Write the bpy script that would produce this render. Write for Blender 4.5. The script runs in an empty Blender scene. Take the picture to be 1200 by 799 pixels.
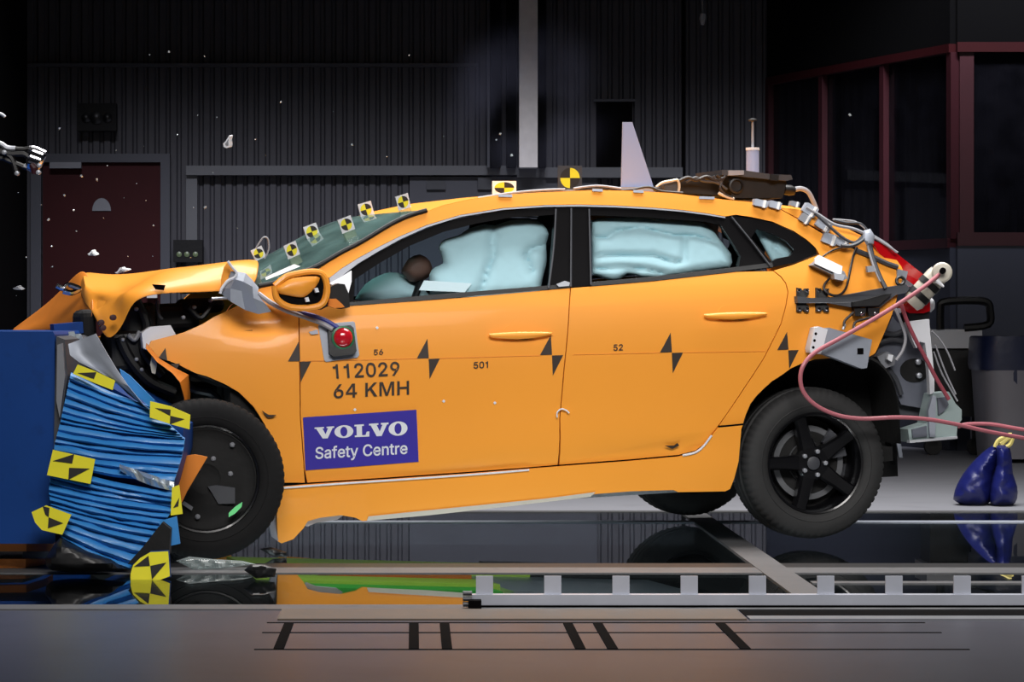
import bpy, bmesh, math, random
from mathutils import Vector as V, Matrix
from mathutils.geometry import tessellate_polygon
random.seed(7)
SC = bpy.context.scene
COL = SC.collection
R = math.radians

# ------------------------------------------------------------------ camera, world, lights, exposure
F, CXP, HY, CAMH, D0 = 3597.0, 485.0, 370.0, 0.961, 12.8
cd = bpy.data.cameras.new('camera'); cam = bpy.data.objects.new('camera', cd); COL.objects.link(cam)
cam.location = (0, -D0, CAMH); cam.rotation_euler = (R(90), 0, 0)
cd.sensor_width = 36.0; cd.lens = 36.0 * F / 1200.0
cd.shift_x = (600 - CXP) / 1200.0; cd.shift_y = -(399.5 - HY) / 1200.0
cd.clip_end = 200; SC.camera = cam
wd = bpy.data.worlds.new('world'); SC.world = wd; wd.use_nodes = True
wd.node_tree.nodes['Background'].inputs[0].default_value = (0.5, 0.55, 0.7, 1)
wd.node_tree.nodes['Background'].inputs[1].default_value = 0.02

def area(name, loc, target, size, energy, color=(1, 1, 1), spread=180):
    l = bpy.data.lights.new(name, 'AREA'); l.shape = 'RECTANGLE'; l.size, l.size_y = size
    l.energy = energy; l.color = color; l.spread = R(spread)
    o = bpy.data.objects.new(name, l); COL.objects.link(o); o.location = loc
    o.rotation_euler = (V(target) - V(loc)).to_track_quat('-Z', 'Y').to_euler()
    return o
area('overhead_light_bank', (1.2, 1.1, 5.6), (1.2, 0.9, 0), (5.6, 3.0), 370, (1, 0.98, 0.96), 110)
area('camera_side_light_bank', (1.3, -7.6, 5.2), (1.1, -0.6, 0.3), (6.0, 2.0), 106, (1, 0.97, 0.94), 58)
area('hall_lamp', (1.5, 7.2, 5.6), (1.5, 12.2, -0.4), (9.0, 0.5), 125, (0.9, 0.9, 1.0), 42)
area('pit_lamp', (-0.3, -0.62, -1.0), (-0.3, 0.15, 0.3), (2.8, 0.3), 30, (1, 1, 1), 110)
SC.view_settings.view_transform = 'Standard'; SC.view_settings.look = 'None'
SC.view_settings.gamma = 1; SC.view_settings.use_curve_mapping = False
SC.view_settings.exposure = -0.15

# ------------------------------------------------------------------ materials
def lin(c):
    return tuple(((x / 255) / 12.92 if x / 255 <= 0.04045 else ((x / 255 + 0.055) / 1.055) ** 2.4) for x in c)
def mat(name, rgb, rough=0.5, metal=0.0, coat=0.0, var=0.12, scale=9.0, bump=0.0, trans=0.0, ior=1.5, emit=0.0, alpha=1.0, dirt=0.0, spec=0.5):
    m = bpy.data.materials.new(name); m.use_nodes = True; nt = m.node_tree; b = nt.nodes['Principled BSDF']
    c = lin(rgb)
    tc = nt.nodes.new('ShaderNodeTexCoord'); nz = nt.nodes.new('ShaderNodeTexNoise')
    nz.inputs['Scale'].default_value = scale; nz.inputs['Detail'].default_value = 5
    nt.links.new(tc.outputs['Object'], nz.inputs['Vector'])
    mx = nt.nodes.new('ShaderNodeMix'); mx.data_type = 'RGBA'
    mx.inputs[6].default_value = (*[x * (1 - var) for x in c], 1)
    mx.inputs[7].default_value = (*[min(1, x * (1 + var)) for x in c], 1)
    nt.links.new(nz.outputs['Fac'], mx.inputs[0])
    out = mx.outputs[2]
    if dirt > 0:
        n2 = nt.nodes.new('ShaderNodeTexNoise'); n2.inputs['Scale'].default_value = scale * 3.1; n2.inputs['Detail'].default_value = 8
        nt.links.new(tc.outputs['Object'], n2.inputs['Vector'])
        rp = nt.nodes.new('ShaderNodeValToRGB'); rp.color_ramp.elements[0].position = 0.56; rp.color_ramp.elements[1].position = 0.70
        rp.color_ramp.elements[1].color = (dirt, dirt, dirt, 1)
        nt.links.new(n2.outputs['Fac'], rp.inputs[0])
        m2 = nt.nodes.new('ShaderNodeMix'); m2.data_type = 'RGBA'; m2.inputs[7].default_value = (*[x * 0.3 for x in c], 1)
        nt.links.new(rp.outputs[0], m2.inputs[0]); nt.links.new(out, m2.inputs[6]); out = m2.outputs[2]
    nt.links.new(out, b.inputs['Base Color'])
    b.inputs['Roughness'].default_value = rough; b.inputs['Metallic'].default_value = metal
    b.inputs['Coat Weight'].default_value = coat; b.inputs['Coat Roughness'].default_value = 0.06
    b.inputs['Transmission Weight'].default_value = trans; b.inputs['IOR'].default_value = ior
    b.inputs['Specular IOR Level'].default_value = spec
    b.inputs['Alpha'].default_value = alpha
    if emit:
        b.inputs['Emission Color'].default_value = (*c, 1); b.inputs['Emission Strength'].default_value = emit
    if bump:
        bp = nt.nodes.new('ShaderNodeBump'); bp.inputs['Strength'].default_value = bump; bp.inputs['Distance'].default_value = 0.01
        nt.links.new(nz.outputs['Fac'], bp.inputs['Height']); nt.links.new(bp.outputs['Normal'], b.inputs['Normal'])
    return m
def pane_mat(name, tint, ior=1.45, rough=0.03, haze=0.0, hazecol=(150, 180, 175)):
    m = bpy.data.materials.new(name); m.use_nodes = True; nt = m.node_tree; nt.nodes.clear()
    o = nt.nodes.new('ShaderNodeOutputMaterial'); t = nt.nodes.new('ShaderNodeBsdfTransparent'); g = nt.nodes.new('ShaderNodeBsdfGlossy')
    t.inputs[0].default_value = (*tint, 1); g.inputs['Roughness'].default_value = rough
    lw = nt.nodes.new('ShaderNodeFresnel'); ge = nt.nodes.new('ShaderNodeNewGeometry'); io = nt.nodes.new('ShaderNodeMapRange')   # the same pane seen from either side
    io.inputs['To Min'].default_value = ior; io.inputs['To Max'].default_value = 1/ior
    nt.links.new(ge.outputs['Backfacing'], io.inputs['Value']); nt.links.new(io.outputs[0], lw.inputs['IOR'])
    mx = nt.nodes.new('ShaderNodeMixShader')
    nt.links.new(lw.outputs[0], mx.inputs[0]); nt.links.new(t.outputs[0], mx.inputs[1]); nt.links.new(g.outputs[0], mx.inputs[2])
    last = mx
    if haze:
        d = nt.nodes.new('ShaderNodeBsdfDiffuse'); d.inputs[0].default_value = (*lin(hazecol), 1)
        tc = nt.nodes.new('ShaderNodeTexCoord'); nz = nt.nodes.new('ShaderNodeTexNoise'); nz.inputs['Scale'].default_value = 6
        nt.links.new(tc.outputs['Object'], nz.inputs['Vector'])
        mu = nt.nodes.new('ShaderNodeMath'); mu.operation = 'MULTIPLY'; mu.inputs[1].default_value = haze * 2
        nt.links.new(nz.outputs['Fac'], mu.inputs[0])
        m2 = nt.nodes.new('ShaderNodeMixShader'); nt.links.new(mu.outputs[0], m2.inputs[0])
        nt.links.new(mx.outputs[0], m2.inputs[1]); nt.links.new(d.outputs[0], m2.inputs[2]); last = m2
    nt.links.new(last.outputs[0], o.inputs[0])
    return m
M = dict(
    paint=mat('orange_paint', (243, 157, 52), 0.44, 0, 0.15, 0.04, 2.5, spec=0.35),
    paint_in=mat('orange_paint_matt', (222, 128, 34), 0.55, 0, 0.1, 0.12, 8),
    black=mat('black_plastic', (16, 16, 18), 0.45, 0, 0, 0.3, 20, 0.1),
    gblack=mat('gloss_black', (7, 6, 8), 0.3, 0, 0.0, 0.1, 5, spec=0.18),
    liner=mat('black_liner', (10, 10, 11), 0.85, 0, 0, 0.4, 25, 0.4),
    rubber=mat('tyre_rubber', (34, 34, 35), 0.75, 0, 0, 0.2, 30, 0.15),
    shaderub=mat('shaded_tyre_rubber', (22, 22, 23), 0.85, 0, 0, 0.2, 30, 0.15, spec=0.25),  # darker copy of the tyre rubber, with the front wheel's shade in its colour
    rim=mat('black_rim', (14, 14, 17), 0.3, 0.2, 0.3, 0.2, 12),
    boxp=mat('milky_plastic', (148, 164, 164), 0.3, 0, 0.1, 0.12, 16),
    disc=mat('brake_steel', (120, 122, 126), 0.4, 0.6, 0, 0.2, 14),
    steel=mat('brushed_steel', (225, 222, 220), 0.5, 0.4, 0, 0.15, 14, 0.05),
    alu=mat('pale_aluminium', (165, 168, 176), 0.45, 0.5, 0, 0.18, 11, 0.1),
    alum=mat('matt_aluminium', (150, 156, 168), 0.5, 0.2, 0, 0.15, 11, 0.1),
    chrome=mat('chrome', (215, 215, 220), 0.12, 1.0, 0, 0.05, 5),
    white=mat('white_plastic', (218, 220, 226), 0.5, 0, 0, 0.05, 8),
    fin=mat('white_fin_plate', (152, 166, 204), 0.5, 0, 0, 0.04, 4),
    paper=mat('white_card', (245, 248, 250), 0.6, 0, 0, 0.03, 8),
    yellow=mat('marker_yellow', (232, 222, 40), 0.5, 0, 0, 0.08, 14),
    mblack=mat('marker_black', (30, 26, 24), 0.6, 0, 0, 0.1, 14),
    decal=mat('decal_black', (46, 36, 30), 0.55, 0, 0, 0.1, 14),
    navy=mat('sticker_blue', (50, 38, 150), 0.5, 0, 0, 0.05, 6),
    bblue=mat('barrier_block_blue', (4, 56, 124), 0.5, 0, 0, 0.14, 4, 0.05, dirt=0.25, spec=0.25),
    hblue=mat('crushed_sheet_blue', (48, 130, 200), 0.5, 0, 0.1, 0.14, 13, 0.25),
    red=mat('red_lens', (196, 16, 24), 0.15, 0, 0.6, 0.15, 7),
    dred=mat('dark_red_paint', (56, 16, 24), 0.5, 0, 0.1, 0.15, 5),
    doorred=mat('door_red', (52, 10, 14), 0.6, 0, 0, 0.15, 4, spec=0.2),
    hose=mat('pink_hose', (168, 96, 106), 0.5, 0, 0.2, 0.12, 20),
    rhose=mat('dark_red_hose', (146, 66, 78), 0.5, 0, 0.2, 0.12, 20),
    grey=mat('grey_plastic', (120, 122, 128), 0.5, 0, 0, 0.15, 12),
    dgrey=mat('dark_grey_plastic', (58, 60, 66), 0.5, 0, 0, 0.2, 12),
    panelg=mat('bare_body_grey', (100, 104, 116), 0.5, 0.2, 0, 0.2, 8),
    beige=mat('beige_cylinder', (196, 190, 176), 0.4, 0.1, 0.1, 0.1, 10),
    airbag=mat('airbag_cloth', (212, 235, 240), 0.8, 0, 0, 0.04, 14, 0.15),
    dummy=mat('dummy_vinyl', (125, 88, 76), 0.6, 0, 0, 0.1, 8),
    collar=mat('collar_green', (40, 110, 74), 0.4, 0, 0, 0.1, 8),
    green=mat('painted_green', (70, 190, 70), 0.5, 0, 0, 0.1, 8),
    lime=mat('painted_lime', (190, 225, 80), 0.5, 0, 0, 0.1, 8),
    uorange=mat('painted_orange', (225, 120, 30), 0.5, 0, 0, 0.1, 8),
    foil=mat('heat_shield_foil', (205, 215, 222), 0.3, 0.7, 0, 0.15, 25, 0.6),
    bag=mat('blue_bag_film', (20, 27, 92), 0.42, 0, 0.0, 0.25, 14, 0.0),
    tie=mat('yellow_tie', (205, 190, 110), 0.6, 0, 0, 0.1, 14),
    binw=mat('grey_bin_plastic', (128, 126, 134), 0.5, 0, 0, 0.1, 6),
    binb=mat('blue_bin_liner', (26, 34, 66), 0.4, 0, 0.1, 0.2, 12, 0.3),
    clad=mat('dark_cladding', (62, 62, 68), 0.6, 0, 0, 0.12, 1.5, dirt=0.1),
    darkwall=mat('black_wall', (5, 5, 6), 0.9, 0, 0, 0.2, 2, spec=0.1),
    tray=mat('tray_grey', (92, 94, 98), 0.55, 0, 0, 0.12, 3),
    frame=mat('frame_grey', (66, 68, 76), 0.55, 0, 0, 0.12, 3),
    boothw=mat('booth_lower_wall', (60, 64, 78), 0.6, 0, 0, 0.1, 2),
    conc=mat('floor_concrete', (76, 77, 88), 0.36, 0, 0.0, 0.22, 1.3, 0.02, dirt=0.2, spec=0.3),
    concf=mat('far_floor_paint', (132, 133, 140), 0.55, 0, 0.0, 0.12, 1.2, dirt=0.1),
    plank=mat('plank_tan', (98, 85, 74), 0.55, 0, 0, 0.15, 5, 0.05),
    slotm=mat('slot_black', (8, 7, 8), 0.9, 0, 0, 0.2, 12, spec=0.05),
    pit=mat('pit_black', (6, 7, 8), 0.8, 0, 0, 0.2, 3),
    fglass=pane_mat('floor_glass', (0.62, 0.68, 0.70), ior=2.1, rough=0.008),
    barm=mat('frame_bar_metal', (92, 92, 94), 0.5, 0.2, 0, 0.18, 6, dirt=0.3),
    railm=mat('rail_aluminium', (190, 194, 206), 0.42, 0.4, 0, 0.15, 7, 0.05),
    shard=mat('shard_glass', (205, 215, 220), 0.15, 0.4, 0, 0.1, 10),
    lampy=mat('dim_indicator', (96, 110, 80), 0.4, 0, 0, 0.1, 10, emit=0.05),
    greenlit=mat('pale_green_plate', (120, 235, 150), 0.5, 0, 0, 0.05, 10),
    redbtn=mat('red_dome', (190, 24, 40), 0.15, 0.0, 0.8, 0.1, 10),
    cable=mat('grey_cable', (150, 150, 156), 0.5, 0, 0, 0.1, 20),
    bcable=mat('blue_cable', (50, 56, 140), 0.45, 0, 0, 0.1, 20),
    kcable=mat('black_cable', (30, 24, 24), 0.5, 0, 0, 0.1, 20),
    glass=pane_mat('window_glass', (0.885, 0.935, 0.95)),
    wglass=pane_mat('windscreen_glass', (0.35, 0.50, 0.48), haze=0.16, hazecol=(140, 175, 172)),
    bglass=pane_mat('booth_glass', (0.5, 0.5, 0.55), haze=0.08, hazecol=(60, 60, 70)),
    clear=pane_mat('clear_acrylic', (0.85, 0.92, 0.85), haze=0.2, hazecol=(200, 215, 190)),
    film=pane_mat('clear_film', (0.75, 0.8, 0.8), haze=0.28, hazecol=(205, 215, 215)),
)

# ------------------------------------------------------------------ frames and pixel helpers
def W(px, py, Y):                       # point of the world seen at a pixel, at distance Y from the car's near side plane
    d = Y + D0
    return V(((px - CXP) * d / F, Y, CAMH - (py - HY) * d / F))
def G(px, py, z=0.0):                   # point on the floor
    d = (CAMH - z) * F / (py - HY)
    return V(((px - CXP) * d / F, d - D0, z))
PSI, TH = R(14.0), R(2.5)
ROT = Matrix.Rotation(PSI, 4, 'Z') @ Matrix.Rotation(-TH, 4, 'Y')
WC = V((1.68, 0.0, 0.345))
CARM = Matrix.Translation(WC - ROT @ V((0, -0.88, 0.317))) @ ROT
CINV = CARM.inverted()
_o = CINV @ V((0, -D0, CAMH))
def CL(px, py, b):                      # car-local point at lateral position b
    d = CINV.to_3x3() @ V((px - CXP, F, HY - py))
    return _o + d * ((b - _o.y) / d.y)
def C(px, py, b): return CARM @ CL(px, py, b)
def lerp_tab(tab, x):
    if x <= tab[0][0]: return tab[0][1]
    for i in range(len(tab) - 1):
        x0, y0 = tab[i]; x1, y1 = tab[i + 1]
        if x <= x1:
            xm, ym = tab[i - 1] if i else (2 * x0 - x1, 2 * y0 - y1)
            xp, yp = tab[i + 2] if i + 2 < len(tab) else (2 * x1 - x0, 2 * y1 - y0)
            m0 = (y1 - ym) / (x1 - xm); m1 = (yp - y0) / (xp - x0); h = x1 - x0; t = (x - x0) / h
            return ((2*t**3 - 3*t*t + 1)*y0 + (t**3 - 2*t*t + t)*h*m0 + (-2*t**3 + 3*t*t)*y1 + (t**3 - t*t)*h*m1)
    return tab[-1][1]
PROF = [(0.10, .79), (.22, .84), (.34, .872), (.55, .897), (.75, .905), (.9, .897), (1.0, .878), (1.08, .848), (1.2, .782), (1.34, .712), (1.44, .668), (1.5, .638), (1.56, .60)]
PLAN = [(-3.6, .80), (-3.2, .87), (-2.8, .94), (-2.2, .985), (-1.3, 1.0), (-.4, .99), (.2, .965), (.5, .93), (.8, .86), (1.0, .80)]
CREASE = None
def S(a, c):
    w = lerp_tab(PROF, c) * lerp_tab(PLAN, a)
    if CREASE:
        cl = CREASE[0] + CREASE[1] * a
        t = (cl - c) / 0.05
        fade = max(0.0, min(1.0, (a + 1.95) / 0.5)) * max(0.0, min(1.0, (-0.35 - a) / 0.3))
        if t > 0: w -= 0.022 * min(1.0, t) * fade
    return w
def SL(px, py, off=0.0):
    b = -.88
    for _ in range(9):
        p = CL(px, py, b); b = -(S(p.x, p.z) + off)
    return CL(px, py, b)
def CS(px, py, off=0.0): return CARM @ SL(px, py, off)
_c1, _c2 = SL(480, 545), SL(760, 514)
CREASE = (_c1.z - (_c2.z - _c1.z) / (_c2.x - _c1.x) * _c1.x, (_c2.z - _c1.z) / (_c2.x - _c1.x))
def cr(pts, n=4):                       # catmull-rom through points (any dimension)
    P = [tuple(p) for p in pts]; out = []
    for i in range(len(P) - 1):
        p0 = P[i - 1] if i else P[0]; p1 = P[i]; p2 = P[i + 1]; p3 = P[i + 2] if i + 2 < len(P) else P[-1]
        for k in range(n):
            t = k / n
            out.append(tuple(0.5 * (2*b + (c - a)*t + (2*a - 5*b + 4*c - d)*t*t + (3*b - a - 3*c + d)*t**3) for a, b, c, d in zip(p0, p1, p2, p3)))
    out.append(P[-1]); return out
def inset(poly, d):
    n = len(poly); A = sum(poly[i][0]*poly[(i+1) % n][1] - poly[(i+1) % n][0]*poly[i][1] for i in range(n))
    s = 1 if A > 0 else -1; out = []
    for i in range(n):
        p, q, r = V(poly[i-1]), V(poly[i]), V(poly[(i+1) % n])
        e1 = (q - p); e2 = (r - q)
        if e1.length < 1e-6 or e2.length < 1e-6: out.append(tuple(q)); continue
        e1.normalize(); e2.normalize()
        n1 = V((-e1.y, e1.x)) * s; n2 = V((-e2.y, e2.x)) * s
        m = n1 + n2
        if m.length < 0.3: m = n1
        m.normalize(); k = max(0.5, m.dot(n1)); out.append(tuple(q + m * d / k))
    return out
class MB:
    def __init__(s): s.v = []; s.f = []
    def add(s, vs, fs):
        k = len(s.v); s.v += [V(p) for p in vs]; s.f += [tuple(i + k for i in f) for f in fs]; return s
    def box(s, c, ax, ay, az):
        c = V(c); P = [c + ax*i + ay*j + az*k for k in (-1, 1) for j in (-1, 1) for i in (-1, 1)]
        return s.add(P, [(0, 2, 3, 1), (4, 5, 7, 6), (0, 1, 5, 4), (2, 6, 7, 3), (0, 4, 6, 2), (1, 3, 7, 5)])
    def bx(s, x0, x1, y0, y1, z0, z1):
        return s.box(((x0+x1)/2, (y0+y1)/2, (z0+z1)/2), V(((x1-x0)/2, 0, 0)), V((0, (y1-y0)/2, 0)), V((0, 0, (z1-z0)/2)))
    def tube(s, pts, r, n=8, cap=True):
        pts = [V(p) for p in pts]; m = len(pts); rs = r if isinstance(r, (list, tuple)) else [r]*m
        vs = []; t0 = (pts[1] - pts[0]).normalized(); u = t0.orthogonal().normalized()
        for i, p in enumerate(pts):
            t = (pts[min(i+1, m-1)] - pts[max(i-1, 0)])
            t = t.normalized() if t.length > 1e-9 else t0
            u = (u - t*u.dot(t)); u = u.normalized() if u.length > 1e-6 else t.orthogonal().normalized(); w = t.cross(u)
            vs += [p + (u*math.cos(2*math.pi*k/n) + w*math.sin(2*math.pi*k/n))*rs[i] for k in range(n)]
        fs = [(i*n+k, i*n+(k+1) % n, (i+1)*n+(k+1) % n, (i+1)*n+k) for i in range(m-1) for k in range(n)]
        if cap: fs += [tuple(range(n-1, -1, -1)), tuple(range((m-1)*n, m*n))]
        return s.add(vs, fs)
    def cyl(s, p0, p1, r0, r1=None, n=16): return s.tube([p0, p1], [r0, r0 if r1 is None else r1], n)
    def prism(s, front, off):           # polygon of 3-D points pushed through by a vector
        n = len(front); fr = [V(p) for p in front]; off = V(off); bk = [p + off for p in fr]
        tr = tessellate_polygon([fr])
        nn = sum(((fr[i]-fr[0]).cross(fr[(i+1) % n]-fr[0]) for i in range(n)), V((0, 0, 0)))
        if nn.dot(off) > 0:
            fr.reverse(); bk.reverse(); tr = tessellate_polygon([fr])
        nn = sum(((fr[i]-fr[0]).cross(fr[(i+1) % n]-fr[0]) for i in range(n)), V((0, 0, 0)))
        fs = []
        for t in tr:
            a, b, c = t
            if (fr[b]-fr[a]).cross(fr[c]-fr[a]).dot(nn) < 0: b, c = c, b
            fs += [(a, b, c), (a+n, c+n, b+n)]
        fs += [(i, i+n, (i+1) % n + n, (i+1) % n) for i in range(n)]
        return s.add(fr + bk, fs)
    def grid(s, rows, thick=None):      # rows of points; thick = vector or None
        m, n = len(rows), len(rows[0]); vs = [V(p) for r_ in rows for p in r_]
        fs = [(i*n+k, i*n+k+1, (i+1)*n+k+1, (i+1)*n+k) for i in range(m-1) for k in range(n-1)]
        if thick is not None:
            t = V(thick); k0 = len(vs); vs = vs + [p + t for p in vs]
            fs += [tuple(reversed([j + k0 for j in f])) for f in fs]
            ring = [k for k in range(n)] + [i*n+n-1 for i in range(1, m)] + [(m-1)*n+k for k in range(n-2, -1, -1)] + [i*n for i in range(m-2, 0, -1)]
            fs += [(ring[i], ring[i]+k0, ring[(i+1) % len(ring)]+k0, ring[(i+1) % len(ring)]) for i in range(len(ring))]
        return s.add(vs, fs)
    def lathe(s, c, ax, prof, n=48, mod=None, close=False):   # prof (radius, along axis)
        c = V(c); ax = V(ax).normalized(); u = ax.orthogonal().normalized()
        if abs(ax.z) < 0.9: u = (V((0, 0, 1)) - ax*ax.z).normalized()
        w = ax.cross(u); vs = []
        for j, (r, h) in enumerate(prof):
            for k in range(n):
                an = 2*math.pi*k/n; rr = r + (mod(j, k) if mod else 0)
                vs.append(c + ax*h + (u*math.cos(an) + w*math.sin(an))*rr)
        m = len(prof)
        fs = [(i*n+k, (i+1)*n+k, (i+1)*n+(k+1) % n, i*n+(k+1) % n) for i in range(m-1) for k in range(n)]
        if close: fs += [((m-1)*n+k, k, (k+1) % n, (m-1)*n+(k+1) % n) for k in range(n)]
        else: fs += [tuple(range(n)), tuple(range(m*n-1, (m-1)*n-1, -1))]
        return s.add(vs, fs)
RM = {}
def tag(o, label=None, cat=None, group=None, kind=None):
    if label: o['label'] = label
    if cat: o['category'] = cat
    if group: o['group'] = group
    if kind: o['kind'] = kind
    return o
def obj(name, mb, m, parent=None, label=None, cat=None, group=None, kind=None, smooth=35, flip=False):
    me = bpy.data.meshes.new(name)
    if parent is None:
        xs = [p.x for p in mb.v]; ys = [p.y for p in mb.v]; zs = [p.z for p in mb.v]
        base = V(((min(xs)+max(xs))/2, (min(ys)+max(ys))/2, min(zs))); mt = Matrix.Translation(base)
    else: mt = RM[parent.name]
    inv = mt.inverted()
    me.from_pydata([inv @ p for p in mb.v], [], mb.f); me.validate()
    bm = bmesh.new(); bm.from_mesh(me); bmesh.ops.recalc_face_normals(bm, faces=bm.faces); bm.to_mesh(me); bm.free()
    if smooth:
        me.shade_smooth(); me.set_sharp_from_angle(angle=R(smooth))
    me.materials.append(M[m] if isinstance(m, str) else m)
    o = bpy.data.objects.new(name, me); COL.objects.link(o)
    if parent is None: o.matrix_world = mt
    else: o.parent = parent
    RM[o.name] = mt
    return tag(o, label, cat, group, kind)
def thing(name, label, cat, loc, rot=None, group=None, kind=None):
    o = bpy.data.objects.new(name, None); COL.objects.link(o); o.empty_display_size = 0.1
    mt = Matrix.Translation(V(loc)) @ (rot if rot is not None else Matrix.Identity(4)); o.matrix_world = mt; RM[o.name] = mt
    return tag(o, label, cat, group, kind)
def cut(pts2, step):                    # triangulate a 2-D outline and cut it on a grid; returns verts, tris, boundary edges
    P3 = [V((x, y, 0)) for x, y in pts2]
    bm = bmesh.new(); vv = [bm.verts.new(p) for p in P3]
    for t in tessellate_polygon([P3]):
        try: bm.faces.new([vv[i] for i in t])
        except ValueError: pass
    for ax in (0, 1):
        lo = min(p[ax] for p in P3); hi = max(p[ax] for p in P3); k = math.floor(lo/step) + 1
        while k*step < hi - 1e-6:
            co = V((0, 0, 0)); co[ax] = k*step; no = V((0, 0, 0)); no[ax] = 1
            bmesh.ops.bisect_plane(bm, geom=bm.verts[:] + bm.edges[:] + bm.faces[:], plane_co=co, plane_no=no, dist=1e-6); k += 1
    bmesh.ops.remove_doubles(bm, verts=bm.verts[:], dist=1e-6)
    bm.verts.index_update(); bmesh.ops.recalc_face_normals(bm, faces=bm.faces)
    vs = [(v.co.x, v.co.y) for v in bm.verts]; fs = [tuple(v.index for v in f.verts) for f in bm.faces]
    be = [tuple(v.index for v in e.verts) for e in bm.edges if len(e.link_faces) == 1]
    bm.free(); return vs, fs, be
def solid(vs, fs, be, top, bot):
    n = len(vs); mb = MB(); F2 = list(fs) + [tuple(i+n for i in reversed(f)) for f in fs] + [(a, b, b+n, a+n) for a, b in be]
    return mb.add(top + bot, F2)
def panel(name, poly, m, parent, off=0.0, th=0.02, step=0.08, mirror=False, gap=0.0, label=None, dent=None):
    if gap: poly = inset(poly, gap)
    L = [SL(x, y, off) for x, y in poly]
    vs, fs, be = cut([(p.x, p.z) for p in L], step)
    sg = 1 if mirror else -1
    def bb(a, c, o):
        k = S(a, c) + o
        if dent: k -= dent(a, c)
        return sg*k
    top = [CARM @ V((a, bb(a, c, off), c)) for a, c in vs]; bot = [CARM @ V((a, bb(a, c, off - th), c)) for a, c in vs]
    return obj(name, solid(vs, fs, be, top, bot), m, parent, label=label)
def segd(p, a, b):
    ab = (b[0]-a[0], b[1]-a[1]); l2 = ab[0]**2 + ab[1]**2 or 1e-9
    t = max(0, min(1, ((p[0]-a[0])*ab[0] + (p[1]-a[1])*ab[1])/l2))
    return math.hypot(p[0]-a[0]-ab[0]*t, p[1]-a[1]-ab[1]*t)
def pillow(poly, fn, T, Rr, seams=(), step=4.0, back=0.6, wob=0.0):   # puffed shape with an outline in pixels; fn(px,py,toward) gives the point
    vs, fs, be = cut(poly, step); n = len(poly); th = []
    bset = set(i for e in be for i in e)
    for i, p in enumerate(vs):
        d = min(segd(p, poly[k], poly[(k+1) % n]) for k in range(n))
        x = min(1, d/Rr); t = math.sqrt(max(0, 1-(1-x)**2))
        for sm in seams:
            ds = min(segd(p, sm[k], sm[k+1]) for k in range(len(sm)-1)); x = min(1, ds/(Rr*0.75)); t *= 0.35 + 0.65*math.sqrt(max(0, 1-(1-x)**2))
        t *= 1 + wob*math.sin(p[0]*0.35 + 1.3*math.sin(p[1]*0.3))
        th.append(0.02 if i in bset else max(0.02, t))
    return solid(vs, fs, be, [fn(p[0], p[1], T*t) for p, t in zip(vs, th)], [fn(p[0], p[1], -T*back*t) for p, t in zip(vs, th)])
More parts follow.
